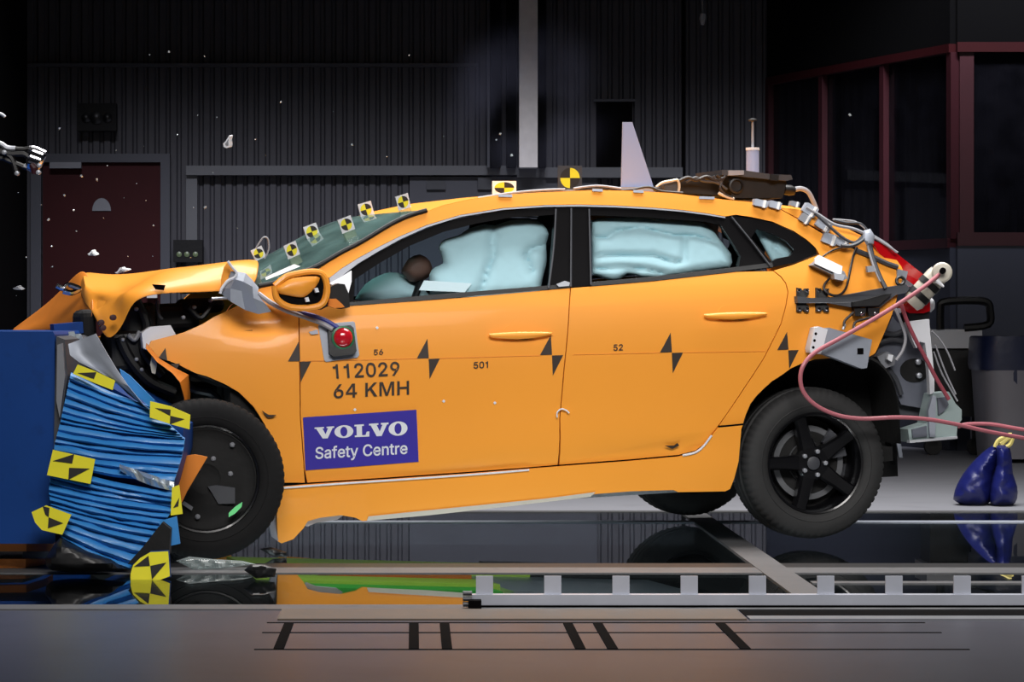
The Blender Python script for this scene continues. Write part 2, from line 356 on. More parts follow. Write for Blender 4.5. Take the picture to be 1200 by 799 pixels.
GLYPH = {
 '1': (410, [175,-12,268,-12,268,521,200,521,182,472,140,442,66,432,66,362,175,362], [1,2,3,1,3,4,1,4,8,8,4,5,8,5,6,8,6,7,1,8,0]),
 '2': (453, [401,-12,52,-12,52,52,225,237,252,265,273,290,289,311,300,331,306,351,308,371,305,394,297,412,285,427,268,438,247,445,224,447,199,445,178,437,162,424,149,408,142,387,138,350,52,350,59,408,76,448,102,482,137,507,179,522,225,528,271,523,312,507,346,483,371,452,388,414,393,373,390,342,382,313,368,284,346,251,315,215,276,171,165,56,165,69,401,69], [27,29,28,27,30,29,26,30,27,26,31,30,25,31,26,25,32,31,24,32,25,24,15,32,15,14,32,14,33,32,23,16,24,16,15,24,13,33,14,23,17,16,12,33,13,23,18,17,11,33,12,23,19,18,11,34,33,10,34,11,22,19,23,22,20,19,9,34,10,22,21,20,9,35,34,8,35,9,7,35,8,7,36,35,6,36,7,6,37,36,5,37,6,4,37,5,4,38,37,3,38,4,3,39,38,2,39,3,2,40,39,2,42,40,42,41,40,2,43,42,2,0,43,1,0,2]),
 '0': (453, [331,14,283,-11,227,-19,170,-11,123,14,85,55,57,109,41,176,36,254,41,332,58,399,85,453,123,494,171,519,227,528,283,519,330,494,368,453,395,399,412,332,417,254,412,176,396,109,368,55,171,83,196,67,227,62,257,67,282,83,303,109,319,147,328,196,332,254,328,313,319,361,303,399,282,426,257,442,227,447,196,442,171,426,150,399,135,361,125,313,121,254,125,196,135,147,150,109], [13,15,14,12,15,13,12,16,15,11,16,12,11,17,16,10,39,11,39,38,11,38,17,11,38,37,17,37,18,17,36,18,37,10,40,39,10,41,40,35,18,36,10,42,41,34,18,35,9,42,10,34,19,18,33,19,34,9,43,42,8,43,9,33,20,19,32,20,33,8,44,43,7,44,8,32,21,20,7,45,44,31,21,32,7,46,45,30,21,31,6,46,7,30,22,21,6,47,46,29,22,30,28,22,29,6,24,47,28,23,22,5,24,6,27,23,28,5,25,24,5,26,25,26,23,27,5,23,26,5,0,23,4,0,5,4,1,0,3,1,4,3,2,1]),
 '6': (453, [316,4,274,-13,226,-19,179,-13,136,4,101,32,74,69,57,113,51,162,56,202,69,243,92,291,127,347,246,521,345,521,157,249,124,249,144,282,157,296,173,309,191,318,212,324,235,326,281,321,322,305,355,280,380,246,396,204,401,157,395,109,378,67,351,31,180,73,202,64,226,61,251,64,272,73,290,88,304,107,312,130,315,157,312,184,304,208,290,227,272,241,251,250,226,253,201,250,180,241,162,227,149,208,140,185,137,158,140,131,149,107,162,88], [12,14,13,12,20,14,20,15,14,11,20,12,21,23,22,20,23,21,20,24,23,11,19,20,15,24,20,11,18,19,15,25,24,11,17,18,10,17,11,10,16,17,15,46,25,46,26,25,15,47,46,45,26,46,15,48,47,44,26,45,10,15,16,10,48,15,44,27,26,9,48,10,9,49,48,43,27,44,9,50,49,42,27,43,9,51,50,41,27,42,41,28,27,8,51,9,8,52,51,40,28,41,7,52,8,7,53,52,39,28,40,39,29,28,7,54,53,38,29,39,6,54,7,38,30,29,6,55,54,37,30,38,6,32,55,36,30,37,6,33,32,35,30,36,5,33,6,35,31,30,5,34,33,34,31,35,5,31,34,4,31,5,4,0,31,3,0,4,3,1,0,2,1,3]),
 '9': (453, [137,505,179,522,226,528,274,522,316,504,352,477,379,440,395,396,401,347,397,307,384,265,361,218,325,162,207,-12,108,-12,295,260,329,260,309,227,296,212,280,200,261,191,240,185,218,183,172,188,131,203,98,229,72,263,57,304,51,352,57,400,74,442,101,478,272,436,251,445,226,448,202,445,180,436,163,421,149,402,140,378,137,352,140,325,149,301,163,282,180,268,202,259,226,256,251,259,272,268,290,282,304,301,312,324,315,350,312,378,304,402,290,421], [1,3,2,0,3,1,0,4,3,31,4,0,31,5,4,30,5,31,30,34,5,34,6,5,30,35,34,33,6,34,30,36,35,32,6,33,29,36,30,32,7,6,55,7,32,29,37,36,29,38,37,54,7,55,29,39,38,53,7,54,28,39,29,53,8,7,28,40,39,52,8,53,27,40,28,27,41,40,51,8,52,51,9,8,27,42,41,50,9,51,50,10,9,26,42,27,26,43,42,49,10,50,26,44,43,48,10,49,26,45,44,47,10,48,47,15,10,15,16,10,16,11,10,25,45,26,17,11,16,47,21,15,21,14,15,25,46,45,46,21,47,25,21,46,24,21,25,18,11,17,18,12,11,19,12,18,23,21,24,20,12,19,21,12,20,22,21,23,14,12,21,14,13,12]),
 '4': (455, [265,-12,352,-12,352,108,425,108,425,185,352,185,352,521,250,521,28,192,28,108,265,108,265,185,115,185,265,408], [5,6,7,5,7,13,13,7,8,5,13,11,12,13,8,12,8,9,3,4,5,3,5,11,3,11,12,3,12,9,2,3,9,1,2,10,10,2,9,1,10,0]),
 '5': (453, [315,5,271,-13,221,-19,176,-14,135,0,100,23,73,53,55,89,45,142,132,142,139,113,148,96,161,82,178,71,199,64,221,62,247,65,270,75,289,90,303,110,313,134,316,162,312,190,303,215,288,236,268,252,245,261,218,265,194,263,171,257,151,248,131,233,54,242,85,521,378,521,378,440,161,440,147,313,132,313,149,325,174,336,201,343,230,346,265,342,298,332,328,316,354,294,375,267,390,235,400,201,403,163,397,114,379,70,351,33], [32,36,33,36,34,33,36,35,34,32,38,36,38,37,36,41,43,42,40,43,41,40,44,43,39,44,40,39,45,44,38,45,39,38,46,45,32,46,38,32,28,46,28,27,46,27,47,46,27,26,47,26,48,47,32,29,28,25,48,26,32,30,29,24,48,25,32,31,30,23,48,24,23,49,48,22,49,23,22,50,49,21,50,22,21,51,50,20,51,21,7,9,8,7,10,9,19,51,20,19,52,51,7,11,10,18,52,19,7,12,11,17,52,18,6,12,7,6,13,12,16,52,17,6,14,13,16,53,52,15,53,16,6,15,14,6,53,15,5,53,6,5,0,53,4,0,5,4,1,0,3,1,4,3,2,1]),
 'K': (500, [58,-12,150,-12,150,165,222,240,375,-12,488,-12,288,305,478,521,362,521,150,272,150,521,58,521], [6,7,8,6,8,9,9,10,11,9,11,0,5,6,3,3,6,9,3,9,2,2,9,0,5,3,4,1,2,0]),
 'M': (640, [58,-12,144,-12,144,400,278,-12,362,-12,496,400,496,-12,582,-12,582,521,455,521,320,110,185,521,58,521], [7,8,5,5,8,9,5,9,10,10,11,2,2,11,12,2,12,0,7,5,6,4,5,10,10,2,3,1,2,0,4,10,3]),
 'H': (517, [137,-12,48,-12,48,521,137,521,137,301,380,301,380,521,469,521,469,-12,380,-12,380,220,137,220], [1,3,2,1,4,3,5,7,6,5,8,7,1,11,4,11,5,4,11,10,5,10,8,5,1,0,11,9,8,10]),
 'S': (447, [328,0,280,-16,224,-21,170,-16,123,-2,84,22,54,53,35,92,24,149,114,149,122,114,133,95,149,81,171,70,196,63,224,61,254,64,281,71,303,83,320,99,330,118,333,139,331,157,323,171,309,183,291,194,268,203,241,211,180,228,122,250,78,281,49,321,40,372,46,416,65,455,95,486,133,509,177,523,227,528,277,523,321,509,358,486,387,456,406,419,415,366,329,366,316,406,295,427,264,442,225,446,196,444,172,437,153,425,139,411,130,394,127,376,130,357,140,342,155,329,174,319,195,311,216,305,268,291,291,284,316,275,342,263,366,247,388,228,405,203,417,174,420,138,415,96,397,57,368,24], [37,39,38,36,39,37,36,40,39,35,40,36,35,41,40,34,41,35,34,42,41,34,49,42,49,48,42,48,43,42,33,50,34,50,49,34,33,51,50,47,43,48,33,52,51,46,43,47,33,53,52,46,44,43,32,53,33,32,54,53,45,44,46,32,55,54,32,56,55,31,56,32,31,57,56,31,58,57,31,59,58,30,59,31,30,60,59,30,61,60,30,62,61,30,63,62,30,64,63,29,64,30,29,65,64,29,66,65,28,66,29,28,67,66,27,67,28,27,68,67,26,68,27,26,69,68,25,69,26,24,69,25,23,69,24,23,70,69,22,70,23,21,70,22,7,9,8,7,10,9,20,70,21,20,71,70,19,71,20,7,11,10,18,71,19,18,72,71,7,12,11,6,12,7,17,72,18,6,13,12,16,72,17,6,14,13,15,72,16,6,15,14,6,72,15,6,73,72,5,73,6,5,0,73,4,0,5,4,1,0,3,1,4,3,2,1]),
 'a': (389, [220,-10,192,-18,160,-21,123,-17,89,-6,60,12,37,38,23,70,18,108,22,141,33,167,50,188,71,204,96,215,122,222,150,228,177,232,208,236,232,239,249,242,259,245,262,249,264,256,262,276,256,291,247,302,234,311,217,317,196,319,173,317,154,311,138,303,126,292,117,281,106,260,24,284,47,329,71,355,99,374,129,387,162,394,194,396,217,395,242,391,267,383,292,370,315,352,333,326,345,292,349,252,349,-12,265,-12,265,40,279,40,274,31,260,16,242,2,134,63,151,59,170,57,199,61,222,69,240,83,253,99,261,118,264,139,264,167,275,175,263,170,249,167,233,164,217,161,202,159,188,158,177,156,157,153,139,147,123,140,113,131,106,120,104,105,106,91,112,79,121,70], [40,42,41,40,43,42,39,43,40,39,44,43,38,44,39,38,45,44,37,45,38,37,46,45,36,46,37,36,47,46,35,29,36,29,28,36,28,47,36,28,27,47,27,48,47,35,30,29,26,48,27,35,31,30,25,48,26,35,32,31,24,48,25,24,49,48,35,33,32,23,49,24,34,33,35,22,49,23,22,49,22,21,49,22,21,50,49,20,50,21,19,67,20,67,50,20,18,67,19,17,67,18,16,67,17,15,67,16,14,67,15,13,67,14,12,67,13,11,67,12,10,67,11,10,68,67,66,50,67,10,69,68,9,69,10,9,70,69,65,50,66,9,71,70,9,72,71,9,73,72,9,74,73,9,75,74,9,76,75,9,77,76,8,77,9,8,78,77,64,50,65,8,79,78,8,80,79,63,50,64,7,80,8,7,81,80,62,50,63,7,82,81,61,53,62,53,50,62,7,83,82,7,57,83,6,57,7,60,53,61,6,58,57,59,53,60,6,59,58,6,52,59,52,53,59,6,55,52,55,51,52,54,50,53,5,55,6,55,50,54,5,56,55,51,50,55,4,56,5,4,0,56,3,0,4,3,1,0,2,1,3]),
 'f': (254, [-6,391,240,391,240,315,-6,315,154,-12,69,-12,69,432,73,465,85,493,105,514,130,530,158,539,187,542,208,541,225,539,238,535,257,529,235,453,219,459,212,460,205,461,195,462,175,459,163,451,156,439,154,418], [11,13,12,11,14,13,10,14,11,10,15,14,10,16,15,9,16,10,9,17,16,8,19,9,19,18,9,18,17,9,7,21,8,21,20,8,20,19,8,6,22,7,22,21,7,6,23,22,6,24,23,6,25,24,5,25,6,5,4,25,3,1,0,3,2,1]),
 'e': (404, [287,-7,251,-17,212,-20,157,-14,111,6,73,38,45,79,28,130,22,187,28,244,44,295,72,337,108,370,154,390,205,396,238,394,270,385,300,371,328,350,351,321,368,286,380,244,383,194,383,157,63,157,63,233,378,233,299,181,295,235,287,264,273,287,256,304,233,314,205,318,177,314,153,303,134,286,120,264,111,239,108,210,108,178,111,141,121,112,137,89,157,72,182,62,213,58,232,60,250,64,264,71,277,81,287,94,299,120,382,99,364,57,344,31,318,9], [13,15,14,13,16,15,12,16,13,12,17,16,12,18,17,11,18,12,11,19,18,10,34,11,34,33,11,33,19,11,33,32,19,32,20,19,31,20,32,10,35,34,30,20,31,10,36,35,9,36,10,29,20,30,9,37,36,29,21,20,9,38,37,28,21,29,8,25,9,25,38,9,28,26,21,26,22,21,25,39,38,27,26,28,8,24,25,39,26,25,39,22,26,40,22,39,40,23,22,7,24,8,41,23,40,7,41,24,41,23,24,7,42,41,6,42,7,51,53,52,6,43,42,51,54,53,50,54,51,6,44,43,49,54,50,5,44,6,5,45,44,48,54,49,47,54,48,5,46,45,46,54,47,5,54,46,5,55,54,4,55,5,4,56,55,4,0,56,3,0,4,3,1,0,2,1,3]),
 't': (227, [-6,391,216,391,216,315,-6,315,53,92,53,483,138,483,138,98,140,80,145,70,154,64,171,62,176,62,184,63,192,64,211,67,227,-7,206,-13,193,-15,181,-16,168,-16,121,-9,84,12,60,47], [4,6,5,4,7,6,3,1,0,3,2,1,4,8,7,23,8,4,23,9,8,23,10,9,14,16,15,23,11,10,13,16,14,12,16,13,11,16,12,23,16,11,22,16,23,21,16,22,21,17,16,20,17,21,20,18,17,20,19,18]),
 'y': (389, [63,-155,51,-153,33,-146,53,-72,73,-76,89,-78,101,-77,112,-73,121,-66,131,-52,139,-31,150,-2,0,391,93,391,177,159,188,124,198,90,207,57,222,9,168,9,182,57,191,90,201,125,213,159,297,391,389,391,215,-63,202,-91,186,-115,167,-133,144,-147,119,-155,92,-157,76,-157], [11,13,12,11,14,13,23,25,24,23,18,25,18,26,25,11,15,14,22,18,23,21,16,22,16,18,22,11,21,15,21,16,15,11,20,21,17,18,16,11,19,20,11,18,19,11,26,18,10,26,11,9,26,10,8,26,9,8,27,26,7,27,8,2,4,3,6,27,7,2,5,4,5,27,6,2,27,5,2,28,27,2,29,28,2,30,29,1,30,2,1,31,30,0,31,1,0,32,31,33,32,0]),
 'C': (510, [344,-7,307,-16,267,-19,202,-11,144,15,95,55,59,110,36,177,28,254,36,332,59,399,95,453,144,494,202,519,267,528,307,525,344,516,379,501,410,481,436,455,458,424,475,389,488,336,399,336,390,368,379,388,366,405,350,419,332,430,312,437,290,442,268,444,226,438,190,422,160,395,136,359,121,311,115,254,121,197,136,150,160,113,190,87,227,70,268,65,290,67,312,71,332,79,350,90,366,104,379,121,390,141,400,172,488,172,475,119,459,85,437,54,410,28,379,8], [13,15,14,13,16,15,12,16,13,12,17,16,12,18,17,11,18,12,11,19,18,11,31,19,31,30,19,30,20,19,10,32,11,32,31,11,29,20,30,10,33,32,28,20,29,27,20,28,27,21,20,10,34,33,26,21,27,25,21,26,9,34,10,9,35,34,25,22,21,24,22,25,23,22,24,9,36,35,8,36,9,8,37,36,8,38,37,7,38,8,7,39,38,6,39,7,50,52,51,50,53,52,6,40,39,49,53,50,48,53,49,48,54,53,6,41,40,5,41,6,47,54,48,46,54,47,5,42,41,46,55,54,45,55,46,44,55,45,5,43,42,43,55,44,5,55,43,4,55,5,4,56,55,4,57,56,3,57,4,3,0,57,3,1,0,2,1,3]),
 'n': (410, [137,277,129,254,126,226,126,-12,41,-12,41,391,124,391,124,275,83,275,114,339,145,372,184,390,227,397,266,392,301,379,330,357,351,326,365,287,369,241,369,-12,284,-12,284,234,279,271,264,296,241,312,210,317,187,314,167,307,150,294], [11,13,12,11,14,13,4,8,5,8,6,5,8,9,6,9,7,6,10,14,11,10,15,14,9,15,10,9,16,15,7,27,9,27,26,9,26,25,9,25,16,9,25,24,16,24,17,16,23,17,24,7,28,27,22,17,23,7,0,28,22,18,17,7,1,0,4,7,8,4,1,7,21,18,22,4,2,1,21,19,18,20,19,21,4,3,2]),
 'r': (259, [126,-12,41,-12,41,391,124,391,124,333,108,333,120,354,146,377,177,392,212,397,221,397,230,396,238,396,255,395,255,308,237,311,229,312,218,313,207,314,184,311,165,304,148,292,136,277,128,259,126,236], [8,10,9,8,11,10,8,12,11,8,13,12,8,14,13,7,14,8,1,5,2,5,3,2,5,6,3,6,4,3,6,14,7,4,14,6,1,4,5,1,23,4,23,22,4,22,21,4,21,20,4,20,19,4,19,18,4,18,17,4,17,16,4,16,15,4,15,14,4,1,24,23,1,0,24]),
}
def quadmap(vs, q):                     # q: top-left, top-right, bottom-right, bottom-left
    x0, x1 = min(v[0] for v in vs), max(v[0] for v in vs); y0, y1 = min(v[1] for v in vs), max(v[1] for v in vs); out = []
    for x, y in vs:
        u = (x-x0)/(x1-x0); w = (y-y0)/(y1-y0)
        tx = q[0][0]+(q[1][0]-q[0][0])*u; ty = q[0][1]+(q[1][1]-q[0][1])*u; bx_ = q[3][0]+(q[2][0]-q[3][0])*u; by = q[3][1]+(q[2][1]-q[3][1])*u
        out.append((bx_+(tx-bx_)*w, by+(ty-by)*w))
    return out
def letters(name, s, q, m, parent, off=0.004, label=None):   # one flat piece of lettering per character, spread over a pixel quad on the body side
    x = 0; L = []
    for ch in s:
        if ch == ' ': x += 200; continue
        adv, vs, tr = GLYPH[ch]; L.append(([(vs[k] + x, vs[k+1]) for k in range(0, len(vs), 2)], [tuple(tr[k:k+3]) for k in range(0, len(tr), 3)])); x += adv
    allv = [v for vs, _ in L for v in vs]; mapped = quadmap(allv, q); k = 0
    for vs, fs in L:
        obj(name, MB().add([CS(a, b, off) for a, b in mapped[k:k+len(vs)]], fs), m, parent, smooth=0, label=label); k += len(vs)
BV = CARM.to_3x3() @ V((0, 1, 0)); AV = CARM.to_3x3() @ V((1, 0, 0)); CV = CARM.to_3x3() @ V((0, 0, 1))
# ------------------------------------------------------------------ the hall
YW = 12.2
def sbox(name, mb, m, parent, **k): return obj(name, mb, m, parent, smooth=0, **k)
floor = obj('floor', MB().bx(-9, 10, -13.5, -2.78, -0.3, 0.0), 'conc', kind='structure', smooth=0)
sbox('far_slab', MB().bx(-9, 10, 2.3, YW + 0.3, -0.3, 0.0), 'concf', floor, label='pale grey painted floor beyond the glass')
sbox('pit_bed', MB().bx(-9, 10, -2.78, 2.3, -1.5, -1.4), 'pit', floor)
ybars = [(-2.78, -2.62), (-1.36, -1.12), (-1.12, -0.92), (1.44, 1.56), (2.2, 2.3)]
XB0, XB1 = 1.30, 1.415
for y0, y1 in ybars:
    sbox('frame_bar', MB().bx(-9, 10, y0, y1, -0.1, 0.004), ('alum' if y0 == 1.44 else 'barm') if y0 != -1.12 else 'black', floor)  # the bar in the car's shade gets paler metal to paint it brighter
sbox('frame_bar', MB().bx(1.43, 10, -1.80, -1.72, -0.1, 0.004), 'barm', floor)
sbox('frame_bar', MB().bx(XB0, XB1, -2.62, 2.2, -0.1, 0.006), 'barm', floor, label='bright cross bar running away under the rear wheel')
for x0, x1 in ((-9, -3.2), (-3.2, XB0), (XB1, 4.2), (4.2, 10)):
    for y0, y1 in ((-2.62, -1.36), (-0.92, 1.44), (1.56, 2.2)):
        sbox('glass_pane', MB().bx(x0 + .004, x1 - .004, y0 + .003, y1 - .003, -0.006, 0.0), 'fglass', floor)
sbox('plank', MB().bx(-0.43, 1.05, -3.12, -2.79, -0.01, 0.006), 'plank', floor, label='tan plank let into the floor along the glass edge')
sbox('recess', MB().bx(1.06, 8, -3.02, -2.79, -0.01, 0.003), 'slotm', floor)
sbox('recess_lip', MB().bx(1.06, 8, -3.12, -3.02, -0.01, 0.006), 'grey', floor)
for y in (-3.20, -3.50, -3.97):
    sbox('groove', MB().bx(-0.46, 1.6, y, y + .018, -0.01, 0.0015), 'slotm', floor)
for px in (326, 485, 524, 681, 719, 875):
    x = G(px, 762).x
    sbox('floor_slot', MB().bx(x - .015, x + .015, -3.96, -3.22, -0.01, 0.003), 'slotm', floor)

sbox('pit_wall', MB().bx(-9, 10, 2.3, 2.5, -1.5, -.3), 'pit', floor)
sbox('pit_wall', MB().bx(-9, 10, -2.98, -2.78, -1.5, -.3), 'pit', floor)
# corrugated back wall in sheets
wall = obj('wall_back', MB().bx(-3.2, 10, YW + .04, YW + .3, 0, 7.5), 'darkwall', kind='structure', smooth=0)
x = -3.15
while x < 9.9:
    mb = MB(); prof = []
    for k in range(12):
        xx = x + k*0.09
        prof += [(xx, 0), (xx + .045, 0), (xx + .058, .018), (xx + .077, .018)]
    prof.append((x + 1.08, 0))
    mb.grid([[V((a, YW + d, z)) for a, d in prof] for z in (0.0, 7.5)], (0, .006, 0))
    sbox('cladding_sheet', mb, 'clad', wall); x += 1.08
obj('wall_left', MB().bx(-3.4, -3.16, 4.5, YW, 0, 7.5), 'darkwall', kind='structure', smooth=0)
obj('ceiling', MB().bx(-9, 10, -13, YW + .3, 7.5, 7.7), 'darkwall', kind='structure', smooth=0)

def wp(px, py, y=YW): return W(px, py, y)
def wbox(x0, y0, x1, y1, Y, t):         # a box filling a pixel rectangle at distance Y, thickness t towards the back
    a, b = W(x0, y1, Y), W(x1, y0, Y)
    return MB().bx(a.x, b.x, Y, Y + t, a.z, b.z)
door = thing('door_1', None, None, wp(119, 508), kind='structure')
sbox('door_leaf', wbox(50, 190, 188, 508, YW - .05, .05), 'doorred', door)
for r_ in ((36, 180, 48, 508), (188, 180, 199, 508), (48, 180, 188, 190)):
    sbox('door_frame', wbox(*r_, YW - .09, .1), 'frame', door)
sbox('door_closer', wbox(58, 190, 95, 197, YW - .12, .07), 'grey', door)
mb = MB(); P = [wp(119 + 11*math.cos(t*math.pi/10), 247 - 15*math.sin(t*math.pi/10), YW - .06) for t in range(11)]
obj('vision_plate', mb.prism(P, (0, .015, 0)), 'grey', door)
sbox('door_handle', wbox(172, 345, 184, 349, YW - .1, .06), 'steel', door)
t1 = thing('trim_1', None, None, wp(500, 300), kind='structure')
sbox('rail', wbox(218, 194, 606, 205, YW - .10, .12), 'tray', t1)
sbox('rail', wbox(606, 196, 800, 208, YW - .10, .12), 'tray', t1)
sbox('jamb', wbox(218, 205, 231, 508, YW - .06, .08), 'tray', t1)
sbox('infill_board', wbox(480, 207, 700, 508, YW - .04, .05), 'frame', t1)
for q in ((500, 212, 522, 222), (560, 208, 576, 222), (596, 208, 640, 222)):
    sbox('wall_socket', wbox(*q, YW - .07, .04), 'dgrey', t1)
t2 = thing('trim_2', None, None, wp(620, 195), kind='structure')
sbox('steel_column', wbox(608.5, -180, 630, 196, YW - .3, .2), 'steel', t2, label='bright steel column')
sbox('dark_post', wbox(575, -180, 587, 196, YW - .26, .2), 'darkwall', t2)
sbox('dark_post', wbox(594, -180, 605, 196, YW - .26, .2), 'darkwall', t2)
sbox('dark_post', wbox(632, -180, 640, 196, YW - .26, .2), 'darkwall', t2)
sbox('thin_rail', wbox(571, -180, 574, 196, YW - .2, .06), 'frame', t2)
d2 = thing('door_2', None, None, wp(720, 195), kind='structure')
sbox('door_leaf', wbox(699, 119, 741, 196, YW - .03, .04), 'slotm', d2)
sbox('door_frame', wbox(696, 116, 744, 119, YW - .05, .06), 'frame', d2)
obj('trim_3', wbox(799, -180, 803, 508, YW - .03, .05), 'slotm', kind='structure', smooth=0)
obj('trim_4', wbox(32, 74, 560, 78, YW - .05, .06), 'frame', kind='structure', smooth=0)

lf = thing('emergency_light', 'black box with three dull lenses high on the wall above the red door', 'light', wp(113, 153, YW - .1))
sbox('case', wbox(90, 121, 136, 153, YW - .12, .12), 'liner', lf)
for px, r_ in ((101, 5.5), (113, 7.5), (126, 5.5)):
    p = wp(px, 138, YW - .12)
    obj('lens', MB().lathe(p, (0, -1, 0), [(r_/144*1.0, -.01), (r_/144, .01), (r_/144*.5, .03), (.003, .034)], 14), 'black', lf)
lb = thing('control_box', 'small dark control box with three dim indicators behind the bonnet', 'box', wp(220, 306, YW - .2))
sbox('case', wbox(203, 281, 237, 307, YW - .2, .14), 'liner', lb)
for px in (210, 219, 229):
    obj('indicator', MB().lathe(wp(px, 298, YW - .2), (0, -1, 0), [(.022, -.01), (.022, .006), (.004, .014)], 10), 'lampy', lb)
hc = thing('hanging_cable', 'thin cable with a pale end dangling from the dark ceiling', 'cable', W(823, 28, 8))
obj('cord', MB().tube([W(822, -420, 8), W(822, -60, 8), W(823, 0, 8), W(824, 22, 8)], .012, 6), 'dgrey', hc)
obj('plug', MB().tube([W(824, 16, 8), W(823.5, 22, 8), W(823, 29, 8)], [.018, .024, .012], 8), 'grey', hc)

# glazed booth on the right
A, B = V((2.92, YW, 0)), V((3.87, 9.1, 0))
win = thing('window_1', None, None, (A + B)/2 + V((0, 0, 1.5)), kind='structure')
ZS, ZT = 1.51, 2.84
bd = (B - A).normalized(); bn = V((bd.y, -bd.x, 0))
def bt(px):
    lo, hi = 0.0, 1.0
    for _ in range(40):
        m_ = (lo + hi)/2; p = A + (B - A)*m_
        if CXP + F*p.x/(p.y + D0) < px: lo = m_
        else: hi = m_
    return A + (B - A)*lo
posts = [bt(904), bt(968), bt(1040), bt(1119)]
for p in posts:
    sbox('mullion', MB().box(p + V((0, 0, (ZS + ZT)/2)), bd*.035, bn*.05, V((0, 0, (ZT - ZS)/2))), 'dred', win)
sbox('corner_post', MB().box(B + V((.07, .02, (ZS + ZT)/2)), V((.05, 0, 0)), V((0, .05, 0)), V((0, 0, (ZT - ZS)/2 + .03))), 'dred', win)
for i in range(3):
    p, q = posts[i] + bd*.04, posts[i + 1] - bd*.04
    sbox('glass_pane', MB().box((p + q)/2 + V((0, 0, (ZS + ZT)/2)), (q - p)/2, bn*.006, V((0, 0, (ZT - ZS)/2))), 'bglass', win)
sbox('sill', MB().box((A + B)/2 + V((0, 0, ZS - .03)), (B - A)/2, bn*.07, V((0, 0, .035))), 'dred', win)
sbox('sill', MB().bx(B.x, 9.9, B.y - .05, B.y + .08, ZS - .05, ZS + .045), 'dred', win)
sbox('head', MB().box((A + B)/2 + V((0, 0, ZT + .03)), (B - A)/2, bn*.06, V((0, 0, .03))), 'doorred', win)
sbox('head', MB().bx(B.x, 9.9, B.y - .05, B.y + .08, ZT, ZT + .07), 'doorred', win)
sbox('glass_pane', MB().bx(B.x + .13, 9.9, B.y + .01, B.y + .022, ZS + .045, ZT), 'bglass', win)
wr = obj('wall_right', MB().box((A + B)/2 + V((0, 0, ZS/2 - .03)), (B - A)/2, bn*.05, V((0, 0, ZS/2 - .03))).bx(B.x, 9.9, B.y - .04, B.y + .1, 0, ZS - .05), 'boothw', kind='structure', smooth=0)
sbox('upper_board', MB().box((A + B)/2 + V((0, 0, (ZT + 7.5)/2 + .03)), (B - A)/2, bn*.05, V((0, 0, (7.5 - ZT)/2 - .03))).bx(B.x, 9.9, B.y - .04, B.y + .1, ZT + .07, 7.5), 'darkwall', wr)
obj('cabinet', MB().bx(W(1141, 0, 10.6).x, W(1154, 0, 10.6).x, 10.6, 11.0, 0, W(0, 228, 10.6).z), 'frame', label='tall grey cabinet standing inside the dark glazed booth', cat='cabinet', smooth=0)
obj('window_blind', MB().bx(W(1185, 0, 10.6).x, W(1192, 0, 10.6).x, 10.6, 10.63, ZS + .05, W(0, 246, 10.6).z), 'grey', label='narrow pale strip hanging inside the booth at the far right', cat='blind', smooth=0)

tr = thing('equipment_trolley', 'grey equipment trolley with black tube handle by the booth wall', 'trolley', G(1120, 492))
def tw(px, py): return W(px, py, 8.2)
sbox('deck', wbox(1086, 386, 1151, 408, 8.2, .5), 'white', tr)
sbox('body', wbox(1090, 408, 1148, 488, 8.25, .4), 'black', tr)
obj('handle', MB().tube(cr([tw(1102, 386), tw(1102, 362), tw(1106, 354), tw(1135, 352), tw(1156, 354), tw(1160, 364), tw(1158, 380), tw(1130, 384)], 4), .028, 8), 'black', tr)
for px in (1094, 1144):
    q_ = W(px, 486, 8.4); obj('castor', MB().cyl((q_.x, 8.4, .06), (q_.x, 8.46, .06), .06, .06, 14), 'rubber', tr); obj('castor_fork', MB().bx(q_.x - .03, q_.x + .03, 8.4, 8.46, .06, .30), 'black', tr)
bn_ = thing('waste_bin', 'tall grey bin lined with a blue plastic bag at the right edge', 'bin', G(1180, 540))
def bring(py, x0, x1, rb=.16):
    y = 7.2; a, b = W(x0, py, y), W(x1, py, y); cx = (a.x + b.x)/2; hw = (b.x - a.x)/2
    return [V((cx + hw*math.copysign(abs(math.cos(t))**.5, math.cos(t)), y + .3 + .3*math.copysign(abs(math.sin(t))**.5, math.sin(t)), a.z)) for t in [2*math.pi*k/32 for k in range(33)]]
obj('bin_body', MB().grid([bring(538, 1160, 1224), bring(500, 1157, 1227), bring(425, 1152, 1232)], None), 'binw', bn_)
obj('bin_liner', MB().grid([bring(434 + 0, 1150, 1234), bring(428, 1148, 1236), bring(410, 1149, 1235), bring(396, 1150, 1234), bring(394, 1152, 1232), bring(402, 1155, 1229), bring(450, 1158, 1226)], None), 'binb', bn_)

# ------------------------------------------------------------------ floor rail
YR = -2.71
rl = thing('floor_rail', 'pale aluminium rail with upright tabs along the near glass edge', 'rail', V((.2, YR, .004)))
x0 = W(553, 700, YR).x
sbox('rail_bar', MB().bx(x0, 7, YR, YR + .05, .008, .044), 'railm', rl)
sbox('rail_shadow_strip', MB().bx(x0 + .02, 7, YR - .012, YR + .06, .004, .010), 'slotm', rl)  # black strip that paints the shadow line under the bar
for k in range(22):
    xx = W(568 + 80.15*k, 0, YR).x
    sbox('tab', MB().bx(xx - .028, xx + .028, YR + .02, YR + .032, .04, .104), 'railm', rl)
e = MB().bx(x0 - .012, x0 + .03, YR - .06, YR + .01, -.0, .03)
ec = obj('end_clamp', e, 'slotm', rl)
for z in (.012, .03, .048):
    obj('clamp_bolt', MB().cyl((x0 - .03, YR - .02, z + .003), (x0 + .0, YR - .02, z + .003), .008, .008, 8), 'dgrey', ec)

